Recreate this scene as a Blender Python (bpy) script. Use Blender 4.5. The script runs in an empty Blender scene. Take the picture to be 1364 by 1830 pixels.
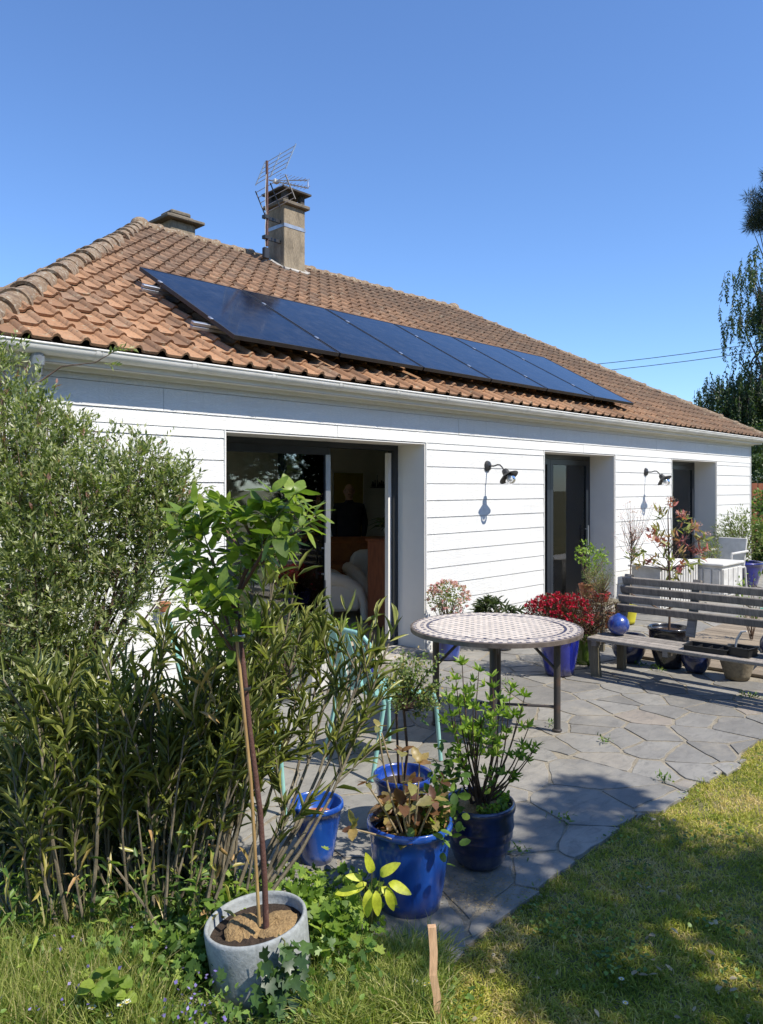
import bpy, math, random
import numpy as np
from mathutils import Vector, Matrix, noise as mnoise

# ------------------------------------------------------------------ camera, sky, sun
scn = bpy.context.scene
col = scn.collection
R = math.radians
random.seed(7)
rng = np.random.default_rng(7)

CAMH = 1.74
CA = R(44.1)
FW = Vector((math.cos(CA), math.sin(CA), 0))
RT = Vector((math.sin(CA), -math.cos(CA), 0))
cam = bpy.data.objects.new('camera', bpy.data.cameras.new('camera'))
col.objects.link(cam)
cam.location = (0, 0, CAMH)
cam.rotation_euler = (R(90), 0, CA - R(90))
cam.data.sensor_fit = 'HORIZONTAL'
cam.data.sensor_width = 36
cam.data.lens = 36 * 1375 / 1364
cam.data.shift_y = -44 / 1364
cam.data.clip_start = 0.05
cam.data.clip_end = 2000
scn.camera = cam

SUN = Vector((0.05, -0.26, 0.345)).normalized()       # towards the sun
world = bpy.data.worlds.new('World')
scn.world = world
world.use_nodes = True
wn = world.node_tree.nodes
wn.clear()
sky = wn.new('ShaderNodeTexSky')
sky.sky_type = 'NISHITA'
sky.sun_disc = False
sky.sun_elevation = math.asin(SUN.z)
sky.sun_rotation = math.atan2(SUN.x, SUN.y)
sky.altitude = 0
sky.air_density = 1.0
sky.dust_density = 0.15
sky.ozone_density = 4.0
bg = wn.new('ShaderNodeBackground')
bg.inputs['Strength'].default_value = 0.13
wo = wn.new('ShaderNodeOutputWorld')
tint = wn.new('ShaderNodeMix'); tint.data_type = 'RGBA'; tint.blend_type = 'MULTIPLY'; tint.inputs[0].default_value = 1.0
tint.inputs[7].default_value = (0.80, 0.96, 1.18, 1)       # the deep violet blue of that day's sky
world.node_tree.links.new(sky.outputs[0], tint.inputs[6])
world.node_tree.links.new(tint.outputs[2], bg.inputs[0])
world.node_tree.links.new(bg.outputs[0], wo.inputs[0])
sl = bpy.data.lights.new('sun', 'SUN')
sl.energy = 4.6
sl.angle = R(0.5)
sl.color = (1.0, 0.94, 0.84)
so = bpy.data.objects.new('sun', sl)
col.objects.link(so)
so.location = (0, -10, 20)
so.rotation_euler = SUN.to_track_quat('Z', 'Y').to_euler()
scn.view_settings.view_transform = 'Standard'
scn.view_settings.look = 'None'
scn.view_settings.exposure = 0.50
scn.view_settings.gamma = 1.0
scn.view_settings.use_curve_mapping = False
scn.cycles.max_bounces = 8
scn.cycles.transparent_max_bounces = 12
scn.cycles.caustics_reflective = False
scn.cycles.caustics_refractive = False

# ------------------------------------------------------------------ helpers
def link(o, parent=None):
    col.objects.link(o)
    if parent is not None:
        o.parent = parent
    return o

def tag(o, label=None, cat=None, group=None, kind=None):
    if label: o['label'] = label
    if cat: o['category'] = cat
    if group: o['group'] = group
    if kind: o['kind'] = kind
    return o

def thing(name, label, cat, loc=(0, 0, 0), rz=0, group=None):
    o = bpy.data.objects.new(name, None)
    o.empty_display_size = 0.1
    link(o)
    o.location = loc
    o.rotation_euler = (0, 0, rz)
    return tag(o, label, cat, group)

def wm(o):
    m = Matrix.LocRotScale(o.location, o.rotation_euler, o.scale)
    if o.parent is not None:
        m = wm(o.parent) @ o.matrix_parent_inverse @ m
    return m

def wpar(o, parent):                    # parent and keep the world coordinates
    o.parent = parent
    o.matrix_parent_inverse = wm(parent).inverted()
    return o

def at(px, t):                          # ground position: t metres ahead, beside by its bearing
    p = FW * t + RT * ((px - 682) / 1375 * t)
    return p.x, p.y

def gp(px, py, z=0.0):                  # where a sight line meets a level
    t = 1375 * (CAMH - z) / (py - 871)
    x, y = at(px, t)
    return Vector((x, y, z))

class MB:
    def __init__(s):
        s.v = []; s.f = []; s.r = []; s.cr = 0.5
    def add(s, vs, fs, M=None):
        b = len(s.v)
        for p in vs:
            p = Vector(p)
            s.v.append(M @ p if M else p)
            s.r.append(s.cr)
        s.f += [tuple(i + b for i in f) for f in fs]
        return s
    def box(s, c, d, M=None, ch=0.0):
        x, y, z = d[0] / 2, d[1] / 2, d[2] / 2
        T = Matrix.Translation(c)
        if M: T = T @ M
        if ch <= 0:
            vs = [(-x, -y, -z), (x, -y, -z), (x, y, -z), (-x, y, -z), (-x, -y, z), (x, -y, z), (x, y, z), (-x, y, z)]
            fs = [(0, 3, 2, 1), (4, 5, 6, 7), (0, 1, 5, 4), (1, 2, 6, 5), (2, 3, 7, 6), (3, 0, 4, 7)]
        else:
            c1 = min(ch, x * .9, y * .9, z * .9)
            vs = []
            for k in (-1, 1):
                for j in (-1, 1):
                    for i in (-1, 1):
                        vs += [(i * (x - c1), j * (y - c1), k * z), (i * x, j * (y - c1), k * (z - c1)), (i * (x - c1), j * y, k * (z - c1))]
            def V(i, j, k, w): return ((k > 0) * 4 + (j > 0) * 2 + (i > 0)) * 3 + w
            fs = []
            for k in (-1, 1):
                q = [V(-1, -1, k, 0), V(1, -1, k, 0), V(1, 1, k, 0), V(-1, 1, k, 0)]
                fs.append(q if k > 0 else q[::-1])
                q = [V(k, -1, -1, 1), V(k, 1, -1, 1), V(k, 1, 1, 1), V(k, -1, 1, 1)]
                fs.append(q if k > 0 else q[::-1])
                q = [V(-1, k, -1, 2), V(-1, k, 1, 2), V(1, k, 1, 2), V(1, k, -1, 2)]
                fs.append(q if k > 0 else q[::-1])
            for a in (-1, 1):
                for b in (-1, 1):
                    g = a * b > 0
                    q = [V(-1, a, b, 0), V(1, a, b, 0), V(1, a, b, 2), V(-1, a, b, 2)]; fs.append(q[::-1] if g else q)
                    q = [V(a, -1, b, 0), V(a, 1, b, 0), V(a, 1, b, 1), V(a, -1, b, 1)]; fs.append(q if g else q[::-1])
                    q = [V(a, b, -1, 1), V(a, b, 1, 1), V(a, b, 1, 2), V(a, b, -1, 2)]; fs.append(q if not g else q[::-1])
                    for k in (-1, 1):
                        q = [V(a, b, k, 0), V(a, b, k, 1), V(a, b, k, 2)]; fs.append(q if a * b * k > 0 else q[::-1])
        return s.add(vs, fs, T)
    def tube(s, pts, r, n=8, caps=True):
        pts = [Vector(p) for p in pts]
        k = len(pts)
        rs = r if hasattr(r, '__len__') else [r] * k
        up = Vector((0, 0, 1))
        d0 = (pts[1] - pts[0]).normalized()
        if abs(d0.dot(up)) > .95: up = Vector((1, 0, 0))
        u = d0.cross(up).normalized()
        vs = []
        for i, p in enumerate(pts):
            d = (pts[min(i + 1, k - 1)] - pts[max(i - 1, 0)]).normalized()
            u = (u - d * u.dot(d))
            u = u.normalized() if u.length > 1e-6 else d.orthogonal().normalized()
            w = d.cross(u)
            for j in range(n):
                a = 2 * math.pi * j / n
                vs.append(p + (u * math.cos(a) + w * math.sin(a)) * rs[i])
        fs = []
        for i in range(k - 1):
            for j in range(n):
                a, b = i * n + j, i * n + (j + 1) % n
                fs.append((a, b, b + n, a + n))
        if caps:
            fs.append(tuple(range(n))[::-1]); fs.append(tuple(range((k - 1) * n, k * n)))
        return s.add(vs, fs)
    def lathe(s, prof, n=32, M=None, close=False, wob=0):
        vs = []; fs = []; k = len(prof)
        for i, (r, z) in enumerate(prof):
            for j in range(n):
                a = 2 * math.pi * j / n
                q = r * (1 + wob * math.sin(3 * a + i * .3))
                vs.append((q * math.cos(a), q * math.sin(a), z))
        for i in range(k - 1 + (1 if close else 0)):
            i2 = (i + 1) % k
            for j in range(n):
                j2 = (j + 1) % n
                fs.append((i * n + j, i * n + j2, i2 * n + j2, i2 * n + j))
        if not close:
            if prof[0][0] > 1e-4: fs.append(tuple(range(n))[::-1])
            if prof[-1][0] > 1e-4: fs.append(tuple(range((k - 1) * n, k * n)))
        return s.add(vs, fs, M)
    def prism(s, poly, z0, z1, ch=0.0):
        n = len(poly)
        if ch > 0:
            cx = sum(p[0] for p in poly) / n; cy = sum(p[1] for p in poly) / n
            ins = []
            for p in poly:
                d = math.hypot(p[0] - cx, p[1] - cy) + 1e-6
                q = max(0, 1 - ch / d)
                ins.append((cx + (p[0] - cx) * q, cy + (p[1] - cy) * q))
            vs = [(p[0], p[1], z0) for p in poly] + [(p[0], p[1], z1 - ch * .7) for p in poly] + [(p[0], p[1], z1) for p in ins]
            fs = [(i, (i + 1) % n, n + (i + 1) % n, n + i) for i in range(n)] + [(n + i, n + (i + 1) % n, 2 * n + (i + 1) % n, 2 * n + i) for i in range(n)] + [tuple(range(2 * n, 3 * n))]
        else:
            vs = [(p[0], p[1], z0) for p in poly] + [(p[0], p[1], z1) for p in poly]
            fs = [(i, (i + 1) % n, n + (i + 1) % n, n + i) for i in range(n)] + [tuple(range(n, 2 * n)), tuple(range(n))[::-1]]
        return s.add(vs, fs)
    def mesh(s, name, m, smooth=False):
        me = bpy.data.meshes.new(name)
        me.from_pydata([tuple(p) for p in s.v], [], s.f)
        if m: me.materials.append(m)
        a = me.attributes.new('rnd', 'FLOAT', 'POINT')
        a.data.foreach_set('value', s.r)
        if smooth:
            me.shade_smooth()
            if smooth != 'all':
                try: me.set_sharp_from_angle(angle=R(38))
                except Exception: pass
        return me
    def build(s, name, m, parent=None, smooth=False, world=False):
        o = bpy.data.objects.new(name, s.mesh(name, m, smooth))
        link(o)
        if parent is not None:
            if world: wpar(o, parent)
            else: o.parent = parent
        return o

# ------------------------------------------------------------------ materials
def nmat(name):
    m = bpy.data.materials.new(name)
    m.use_nodes = True
    nt = m.node_tree
    return m, nt, nt.nodes, nt.nodes['Principled BSDF']

def ramp(nt, src, stops):
    r = nt.nodes.new('ShaderNodeValToRGB')
    e = r.color_ramp.elements
    while len(e) < len(stops): e.new(0.5)
    for el, (p, c) in zip(e, stops):
        el.position = p; el.color = (*c, 1)
    nt.links.new(src, r.inputs[0])
    return r.outputs[0]

def tex_noise(nt, vec, scale, detail=5, rough=.6, dist=0.0):
    n = nt.nodes.new('ShaderNodeTexNoise')
    n.inputs['Scale'].default_value = scale
    n.inputs['Detail'].default_value = detail
    n.inputs['Roughness'].default_value = rough
    n.inputs['Distortion'].default_value = dist
    nt.links.new(vec, n.inputs['Vector'])
    return n.outputs['Fac']

def coords(nt, stretch=(1, 1, 1), world=False, off=False):
    if world:
        g = nt.nodes.new('ShaderNodeNewGeometry'); src = g.outputs['Position']
    else:
        g = nt.nodes.new('ShaderNodeTexCoord'); src = g.outputs['Object']
    mp = nt.nodes.new('ShaderNodeMapping')
    mp.inputs['Scale'].default_value = stretch
    nt.links.new(src, mp.inputs[0])
    if off:
        oi = nt.nodes.new('ShaderNodeObjectInfo')
        mu = nt.nodes.new('ShaderNodeMath'); mu.operation = 'MULTIPLY'; mu.inputs[1].default_value = 37
        nt.links.new(oi.outputs['Random'], mu.inputs[0])
        cx = nt.nodes.new('ShaderNodeCombineXYZ')
        for i in range(3): nt.links.new(mu.outputs[0], cx.inputs[i])
        nt.links.new(cx.outputs[0], mp.inputs['Location'])
    return mp.outputs[0]

def mixc(nt, fac, a, b, mode='MIX'):
    m = nt.nodes.new('ShaderNodeMix'); m.data_type = 'RGBA'; m.blend_type = mode
    if isinstance(fac, float): m.inputs[0].default_value = fac
    else: nt.links.new(fac, m.inputs[0])
    for k, x in ((6, a), (7, b)):
        if isinstance(x, tuple): m.inputs[k].default_value = (*x, 1)
        else: nt.links.new(x, m.inputs[k])
    return m.outputs[2]

def mathn(nt, op, a, b=0.5, clamp=False):
    m = nt.nodes.new('ShaderNodeMath'); m.operation = op; m.use_clamp = clamp
    for k, x in ((0, a), (1, b)):
        if isinstance(x, (int, float)): m.inputs[k].default_value = x
        else: nt.links.new(x, m.inputs[k])
    return m.outputs[0]

def attr(nt, name='rnd'):
    a = nt.nodes.new('ShaderNodeAttribute'); a.attribute_name = name
    return a.outputs['Fac']

def bump(nt, bsdf, h, strength=.3, dist=.01):
    b = nt.nodes.new('ShaderNodeBump')
    b.inputs['Strength'].default_value = strength
    b.inputs['Distance'].default_value = dist
    nt.links.new(h, b.inputs['Height'])
    nt.links.new(b.outputs[0], bsdf.inputs['Normal'])

def pmat(name, c1, c2=None, scale=8, rough=.6, bmp=.2, bdist=.01, stretch=(1, 1, 1), metal=0, coat=0, world=False, spec=.5, off=False, fine=None, objvar=0, lo=.35, hi=.65):
    m, nt, ns, b = nmat(name)
    c2 = c2 or tuple(x * .75 for x in c1)
    v = coords(nt, stretch, world, off)
    n = tex_noise(nt, v, scale)
    c = ramp(nt, n, [(lo, c2), (hi, c1)])
    if fine:
        n2 = tex_noise(nt, v, fine, 3)
        c = mixc(nt, .5, c, ramp(nt, n2, [(.3, tuple(x * .55 for x in c1)), (.7, tuple(min(1, x * 1.25) for x in c1))]))
    if objvar:
        oi = nt.nodes.new('ShaderNodeObjectInfo')
        k = ramp(nt, oi.outputs['Random'], [(0, (1 - objvar,) * 3), (1, (1 + objvar * .4,) * 3)])
        c = mixc(nt, 1.0, c, k, 'MULTIPLY')
    nt.links.new(c, b.inputs['Base Color'])
    b.inputs['Roughness'].default_value = rough
    b.inputs['Metallic'].default_value = metal
    b.inputs['Coat Weight'].default_value = coat
    b.inputs['Coat Roughness'].default_value = .08
    b.inputs['Specular IOR Level'].default_value = spec
    if bmp: bump(nt, b, tex_noise(nt, v, (fine or scale * 3), 5, .65), bmp, bdist)
    return m

def leafmat(name, stops, trans=.35, rough=.45, spec=.4, use_obj=False):
    m, nt, ns, b = nmat(name)
    if use_obj:
        oi = nt.nodes.new('ShaderNodeObjectInfo'); src = oi.outputs['Random']
    else:
        src = attr(nt)
    c = ramp(nt, src, stops)
    v = coords(nt, (1, 1, 1))
    c = mixc(nt, .5, c, mixc(nt, 1.0, c, ramp(nt, tex_noise(nt, v, 60, 2), [(.3, (.55, .55, .55)), (.7, (1.25, 1.25, 1.25))]), 'MULTIPLY'))
    nt.links.new(c, b.inputs['Base Color'])
    b.inputs['Roughness'].default_value = rough
    b.inputs['Specular IOR Level'].default_value = spec
    t = ns.new('ShaderNodeBsdfTranslucent')
    tc = mixc(nt, 1.0, c, (1.3, 1.45, .6), 'MULTIPLY')
    nt.links.new(tc, t.inputs[0])
    mx = ns.new('ShaderNodeMixShader'); mx.inputs[0].default_value = trans
    nt.links.new(b.outputs[0], mx.inputs[1]); nt.links.new(t.outputs[0], mx.inputs[2])
    nt.links.new(mx.outputs[0], ns['Material Output'].inputs[0])
    return m

M = {}
M['white_board'] = None
def make_board():
    m, nt, ns, b = nmat('white_board')
    v = coords(nt, (1.6, 1, 9), True)
    n1 = tex_noise(nt, v, 1.6, 3, .5, 1.6)
    w = nt.nodes.new('ShaderNodeMath'); w.operation = 'SINE'
    nt.links.new(mathn(nt, 'MULTIPLY', n1, 70.0), w.inputs[0])
    n2 = tex_noise(nt, coords(nt, (3, 1, 40), True), 4, 4)
    h = mathn(nt, 'ADD', mathn(nt, 'MULTIPLY', w.outputs[0], .5), n2)
    c = ramp(nt, tex_noise(nt, coords(nt, (1, 1, 1), True), 1.1, 4), [(.3, (.74, .735, .71)), (.7, (.79, .785, .755))])
    k = ramp(nt, w.outputs[0], [(0, (.93, .94, .95)), (.6, (1, 1, 1))])
    c = mixc(nt, 1.0, c, k, 'MULTIPLY')
    sp = nt.nodes.new('ShaderNodeSeparateXYZ'); nt.links.new(coords(nt, (1, 1, 1), True), sp.inputs[0])
    low = mathn(nt, 'SUBTRACT', 1.0, mathn(nt, 'MULTIPLY', sp.outputs[2], 2.6), True)
    gr = mathn(nt, 'MULTIPLY', low, ramp(nt, tex_noise(nt, coords(nt, (2, 1, 1), True), 6, 6, .7), [(.35, (0, 0, 0)), (.65, (.7,) * 3)]), True)
    c = mixc(nt, gr, c, (.42, .41, .35))
    st = ramp(nt, tex_noise(nt, coords(nt, (7, 1, .5), True), 2.5, 5, .65), [(.55, (0, 0, 0)), (.72, (.35,) * 3)])
    c = mixc(nt, st, c, (.56, .56, .52))
    nt.links.new(c, b.inputs['Base Color'])
    b.inputs['Roughness'].default_value = .55
    bump(nt, b, h, .4, .004)
    return m
M['white_board'] = make_board()
M['reveal'] = pmat('reveal_paint', (.84, .81, .75), (.80, .77, .72), 3, .6, .05)
M['render'] = pmat('grey_render', (.35, .34, .32), None, 6, .9, .3)
M['anthracite'] = pmat('anthracite_aluminium', (.022, .028, .036), (.018, .022, .03), 5, .35, 0)
M['alu'] = pmat('grey_aluminium', (.55, .57, .60), (.48, .50, .53), 6, .35, 0, metal=.8)
M['zinc'] = pmat('zinc', (.42, .45, .48), (.28, .30, .33), 6, .42, .1, metal=.6)
M['gutter'] = pmat('gutter_paint', (.80, .79, .75), (.68, .67, .62), 5, .5, .1, world=True, stretch=(1, 1, 3))
M['soffit'] = pmat('soffit_paint', (.80, .79, .75), (.74, .73, .69), 4, .6, .05)
M['interior'] = pmat('interior_plaster', (.86, .83, .76), (.82, .79, .72), 2, .8, .05)
M['linen'] = pmat('grey_linen', (.86, .84, .79), (.80, .78, .73), 12, .9, .1)
M['intfloor'] = pmat('interior_floor', (.58, .49, .38), (.50, .42, .32), 4, .4, .1, stretch=(1, 8, 1))
M['mustard'] = pmat('mustard_door', (.42, .32, .04), (.34, .26, .03), 3, .5, .05)
M['black'] = pmat('black_metal', (.03, .03, .032), (.02, .02, .02), 10, .45, .05)
M['steel'] = pmat('table_steel', (.045, .04, .038), (.10, .06, .04), 9, .5, .15, lo=.3, hi=.5)
M['rim'] = pmat('rusty_rim', (.16, .13, .11), (.08, .06, .05), 14, .6, .2)
M['cream_fabric'] = pmat('cream_fabric', (.86, .80, .69), (.80, .74, .62), 8, .9, .2)
M['rust_fabric'] = pmat('rust_fabric', (.35, .12, .03), (.22, .07, .02), 6, .9, .2)
M['cabinet'] = pmat('cherry_wood', (.28, .09, .035), (.17, .05, .02), 5, .4, .1, stretch=(6, 6, 1))
M['skin'] = pmat('skin', (.50, .30, .22), (.42, .24, .17), 8, .55, .05)
M['dark_cloth'] = pmat('dark_cloth', (.02, .02, .028), (.012, .012, .018), 10, .9, .2)
M['bulb'] = None
M['turquoise'] = pmat('turquoise_enamel', (.28, .52, .47), (.20, .42, .38), 9, .35, .05, coat=.3)
M['grey_wood'] = pmat('weathered_wood', (.34, .30, .255), (.12, .108, .096), 3.0, .85, .6, .006, stretch=(9, 1, 22), off=True, fine=14, objvar=.25)
M['deck_wood'] = pmat('deck_wood', (.30, .24, .17), (.17, .135, .10), 3.0, .85, .4, .004, stretch=(14, 1, 10), off=True, fine=12, objvar=.25)
M['post_wood'] = pmat('greenish_wood', (.20, .17, .11), (.10, .09, .06), 4, .85, .4, .004, stretch=(10, 10, 1), off=True, fine=14)
M['stake'] = pmat('stake_wood', (.66, .42, .24), (.46, .26, .13), 3, .75, .3, .004, stretch=(14, 14, 1.5), fine=14)
M['cane'] = pmat('bamboo_cane', (.42, .28, .12), (.28, .17, .07), 7, .45, .1)
M['bark_red'] = pmat('reddish_bark', (.10, .045, .035), (.22, .14, .11), 40, .75, .4, lo=.30, hi=.42)
M['bark'] = pmat('grey_bark', (.17, .14, .11), (.08, .065, .05), 14, .85, .5)
M['bark_pale'] = pmat('pale_stem', (.24, .20, .135), (.11, .09, .06), 14, .8, .4)
M['twig'] = pmat('brown_twig', (.14, .085, .055), (.08, .05, .035), 20, .75, .2)
M['green_stem'] = pmat('green_stem', (.11, .15, .04), (.16, .13, .05), 12, .6, .1)
M['dead'] = pmat('dead_stem', (.42, .33, .20), (.25, .18, .10), 12, .8, .3)
M['concrete'] = pmat('cast_concrete', (.33, .35, .35), (.24, .26, .26), 5, .9, .4, .006, fine=60)
M['soil'] = pmat('soil', (.055, .035, .022), (.02, .013, .009), 30, .95, .9, .02, fine=70)
M['coir'] = pmat('coir_mulch', (.36, .24, .11), (.20, .12, .05), 60, .95, .9, .01, fine=120)
M['whitebox'] = pmat('white_planter', (.66, .65, .62), (.50, .49, .46), 6, .6, .2)
M['terracotta'] = pmat('terracotta', (.42, .16, .07), (.30, .11, .05), 8, .85, .2)
M['stonepot'] = pmat('mossy_stone_pot', (.28, .23, .16), (.14, .12, .08), 7, .9, .4, fine=40)
M['greenpot'] = pmat('green_glaze', (.12, .20, .02), (.08, .14, .015), 7, .25, .05, coat=.6)
M['darkpot'] = pmat('black_glaze', (.02, .022, .028), (.012, .012, .016), 6, .25, .1, coat=.7)
M['plastic'] = pmat('black_plastic', (.015, .015, .016), (.02, .02, .02), 6, .4, .05)
M['green_tin'] = pmat('green_sheet', (.06, .30, .20), (.05, .24, .17), 4, .5, .1)
M['redtray'] = pmat('red_plastic', (.35, .05, .03), (.28, .04, .02), 6, .5, .05)
M['yellowpot'] = pmat('yellow_plastic', (.65, .60, .04), (.5, .45, .03), 6, .5, .05)

def glaze(name, deep, bright, scale=5, lo=.35, hi=.6, world_z=None):
    m, nt, ns, b = nmat(name)
    v = coords(nt, (1, 1, .35))
    n = tex_noise(nt, v, scale, 4, .55, .6)
    c = ramp(nt, n, [(lo, deep), (hi, bright)])
    n2 = tex_noise(nt, coords(nt), 55, 3)
    c = mixc(nt, mathn(nt, 'MULTIPLY', ramp(nt, n2, [(.64, (0, 0, 0)), (.75, (1, 1, 1))]), .14), c, tuple(min(1, x * 1.5 + .04) for x in bright))
    sp = nt.nodes.new('ShaderNodeSeparateXYZ'); nt.links.new(coords(nt), sp.inputs[0])
    low = mathn(nt, 'SUBTRACT', 1.0, mathn(nt, 'MULTIPLY', sp.outputs[2], 11.0), True)
    du = mathn(nt, 'MULTIPLY', low, ramp(nt, tex_noise(nt, coords(nt), 16, 6, .75), [(.42, (0, 0, 0)), (.64, (.55,) * 3)]), True)
    c = mixc(nt, du, c, (.26, .24, .20))
    run = ramp(nt, tex_noise(nt, coords(nt, (1, 1, .12)), 26, 3, .6), [(.60, (0, 0, 0)), (.70, (.55,) * 3)])
    c = mixc(nt, run, c, tuple(x * .45 for x in deep))
    nt.links.new(c, b.inputs['Base Color'])
    b.inputs['Roughness'].default_value = .3
    b.inputs['Coat Weight'].default_value = 1.0
    b.inputs['Coat Roughness'].default_value = .06
    bump(nt, b, tex_noise(nt, coords(nt), 18, 3), .12, .01)
    return m
M['blue'] = glaze('cobalt_glaze', (.004, .012, .10), (.012, .06, .36))
M['blue_bright'] = glaze('bright_cobalt_glaze', (.006, .035, .24), (.022, .12, .52), 4, .3, .65)
M['navy'] = glaze('navy_glaze', (.003, .007, .03), (.008, .022, .10))
M['royal'] = glaze('royal_glaze', (.004, .006, .10), (.008, .018, .27))

def make_tile():
    m, nt, ns, b = nmat('clay_tile')
    v = coords(nt, (1, 1, 1), True)
    base = ramp(nt, attr(nt), [(0, (.21, .12, .07)), (.35, (.32, .175, .095)), (.7, (.43, .24, .13)), (1, (.26, .165, .105))])
    # older, browner cover of growth higher up the slope and towards the right
    sp = nt.nodes.new('ShaderNodeSeparateXYZ'); nt.links.new(v, sp.inputs[0])
    old = mathn(nt, 'ADD', mathn(nt, 'MULTIPLY', mathn(nt, 'SUBTRACT', sp.outputs[1], 5.6), .22, True), mathn(nt, 'MULTIPLY', mathn(nt, 'SUBTRACT', sp.outputs[0], 7.5), .11, True), True)
    n = tex_noise(nt, v, 9, 6, .7)
    f = mathn(nt, 'MULTIPLY', old, ramp(nt, n, [(.3, (.55,) * 3), (.6, (1,) * 3)]), True)
    c = mixc(nt, f, base, (.125, .088, .062))
    n3 = tex_noise(nt, v, 38, 5, .75)
    c = mixc(nt, ramp(nt, n3, [(.54, (0, 0, 0)), (.64, (.8,) * 3)]), c, (.11, .08, .055))
    n4 = tex_noise(nt, v, 13, 5, .8)
    c = mixc(nt, ramp(nt, n4, [(.59, (0, 0, 0)), (.64, (.8,) * 3)]), c, (.36, .30, .20))
    nt.links.new(c, b.inputs['Base Color'])
    b.inputs['Roughness'].default_value = .85
    b.inputs['Specular IOR Level'].default_value = .25
    bump(nt, b, n3, .5, .006)
    return m
M['tile'] = make_tile()
def make_ridge():
    m, nt, ns, b = nmat('ridge_clay')
    v = coords(nt, (1, 1, 1), True)
    n = tex_noise(nt, v, 11, 6, .7)
    c = ramp(nt, n, [(.3, (.08, .06, .042)), (.5, (.20, .13, .075)), (.68, (.25, .19, .125))])
    n4 = tex_noise(nt, v, 26, 5, .8)
    c = mixc(nt, ramp(nt, n4, [(.53, (0, 0, 0)), (.60, (.85,) * 3)]), c, (.38, .34, .26))
    n5 = tex_noise(nt, v, 17, 4, .8)
    c = mixc(nt, ramp(nt, n5, [(.66, (0, 0, 0)), (.70, (.8,) * 3)]), c, (.36, .20, .05))
    nt.links.new(c, b.inputs['Base Color'])
    b.inputs['Roughness'].default_value = .9
    bump(nt, b, n4, .6, .01)
    return m
M['ridge'] = make_ridge()
M['chimney'] = pmat('stained_render', (.31, .25, .17), (.10, .08, .055), 5, .95, .6, .012, stretch=(1.6, 1.6, .6), fine=34, world=True, lo=.38, hi=.6)
M['slab_dark'] = pmat('sooty_concrete', (.08, .07, .06), (.04, .035, .03), 8, .95, .4)
M['slab'] = pmat('lichen_concrete', (.18, .15, .11), (.08, .07, .055), 9, .95, .5, fine=40)
M['lead'] = pmat('mortar_flashing', (.48, .45, .40), (.30, .27, .23), 12, .9, .4)
def make_slate():
    m, nt, ns, b = nmat('slate_paving')
    oi = nt.nodes.new('ShaderNodeObjectInfo')
    base = ramp(nt, oi.outputs['Random'], [(0, (.175, .168, .152)), (.4, (.215, .207, .188)), (.75, (.26, .25, .225)), (.95, (.27, .25, .215)), (1, (.27, .235, .195))])
    v = coords(nt, (1, 1, 1), True)
    k = ramp(nt, tex_noise(nt, v, 3.5, 6, .65), [(.3, (.80, .80, .80)), (.7, (1.15, 1.14, 1.12))])
    c = mixc(nt, 1.0, base, k, 'MULTIPLY')
    n2 = tex_noise(nt, v, 70, 3, .7)
    c = mixc(nt, ramp(nt, n2, [(.60, (0, 0, 0)), (.70, (.5,) * 3)]), c, (.38, .35, .29))
    n3 = tex_noise(nt, coords(nt, (1, 2.6, 1), True), 7, 7, .75, .8)
    c = mixc(nt, ramp(nt, n3, [(.50, (0, 0, 0)), (.62, (.55,) * 3)]), c, (.13, .125, .115))
    n4 = tex_noise(nt, v, 2.2, 5, .7)
    c = mixc(nt, ramp(nt, n4, [(.55, (0, 0, 0)), (.70, (.6,) * 3)]), c, (.32, .29, .235))
    nt.links.new(c, b.inputs['Base Color'])
    b.inputs['Roughness'].default_value = .72
    bump(nt, b, tex_noise(nt, v, 14, 6, .6), .35, .008)
    return m
M['slate'] = make_slate()
M['mortar'] = pmat('sandy_mortar', (.32, .28, .21), (.14, .12, .085), 5, .95, .7, .01, world=True, fine=60)
def make_lawn():
    m, nt, ns, b = nmat('lawn_soil')
    v = coords(nt, (1, 1, 1), True)
    c = ramp(nt, tex_noise(nt, v, 1.6, 6, .65), [(.32, (.09, .10, .03)), (.5, (.20, .18, .075)), (.68, (.34, .27, .14))])
    c = mixc(nt, .5, c, ramp(nt, tex_noise(nt, v, 60, 4), [(.3, (.03, .035, .015)), (.7, (.18, .17, .07))]))
    nt.links.new(c, b.inputs['Base Color'])
    b.inputs['Roughness'].default_value = 1
    bump(nt, b, tex_noise(nt, v, 50, 4), .8, .02)
    return m
M['lawn'] = make_lawn()
def make_pv():
    m, nt, ns, b = nmat('solar_glass')
    c = ramp(nt, tex_noise(nt, coords(nt), 3, 2), [(.3, (.004, .006, .016)), (.7, (.006, .010, .024))])
    sp = nt.nodes.new('ShaderNodeSeparateXYZ'); nt.links.new(coords(nt), sp.inputs[0])
    gl = mathn(nt, 'GREATER_THAN', mathn(nt, 'FRACT', mathn(nt, 'MULTIPLY', mathn(nt, 'SUBTRACT', sp.outputs[0], 3.66), 6 / 1.18)), .965)
    gy = mathn(nt, 'GREATER_THAN', mathn(nt, 'FRACT', mathn(nt, 'MULTIPLY', sp.outputs[1], 7.2)), .965)
    c = mixc(nt, mathn(nt, 'MAXIMUM', gl, gy), c, (.018, .022, .034))
    dust = ramp(nt, tex_noise(nt, coords(nt, (1, 1, 1)), 7, 7, .75), [(.45, (0, 0, 0)), (.75, (.10,) * 3)])
    c = mixc(nt, dust, c, (.25, .24, .22))
    nt.links.new(c, b.inputs['Base Color'])
    b.inputs['Roughness'].default_value = .10
    b.inputs['IOR'].default_value = 1.26
    return m
M['pv'] = make_pv()
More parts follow.
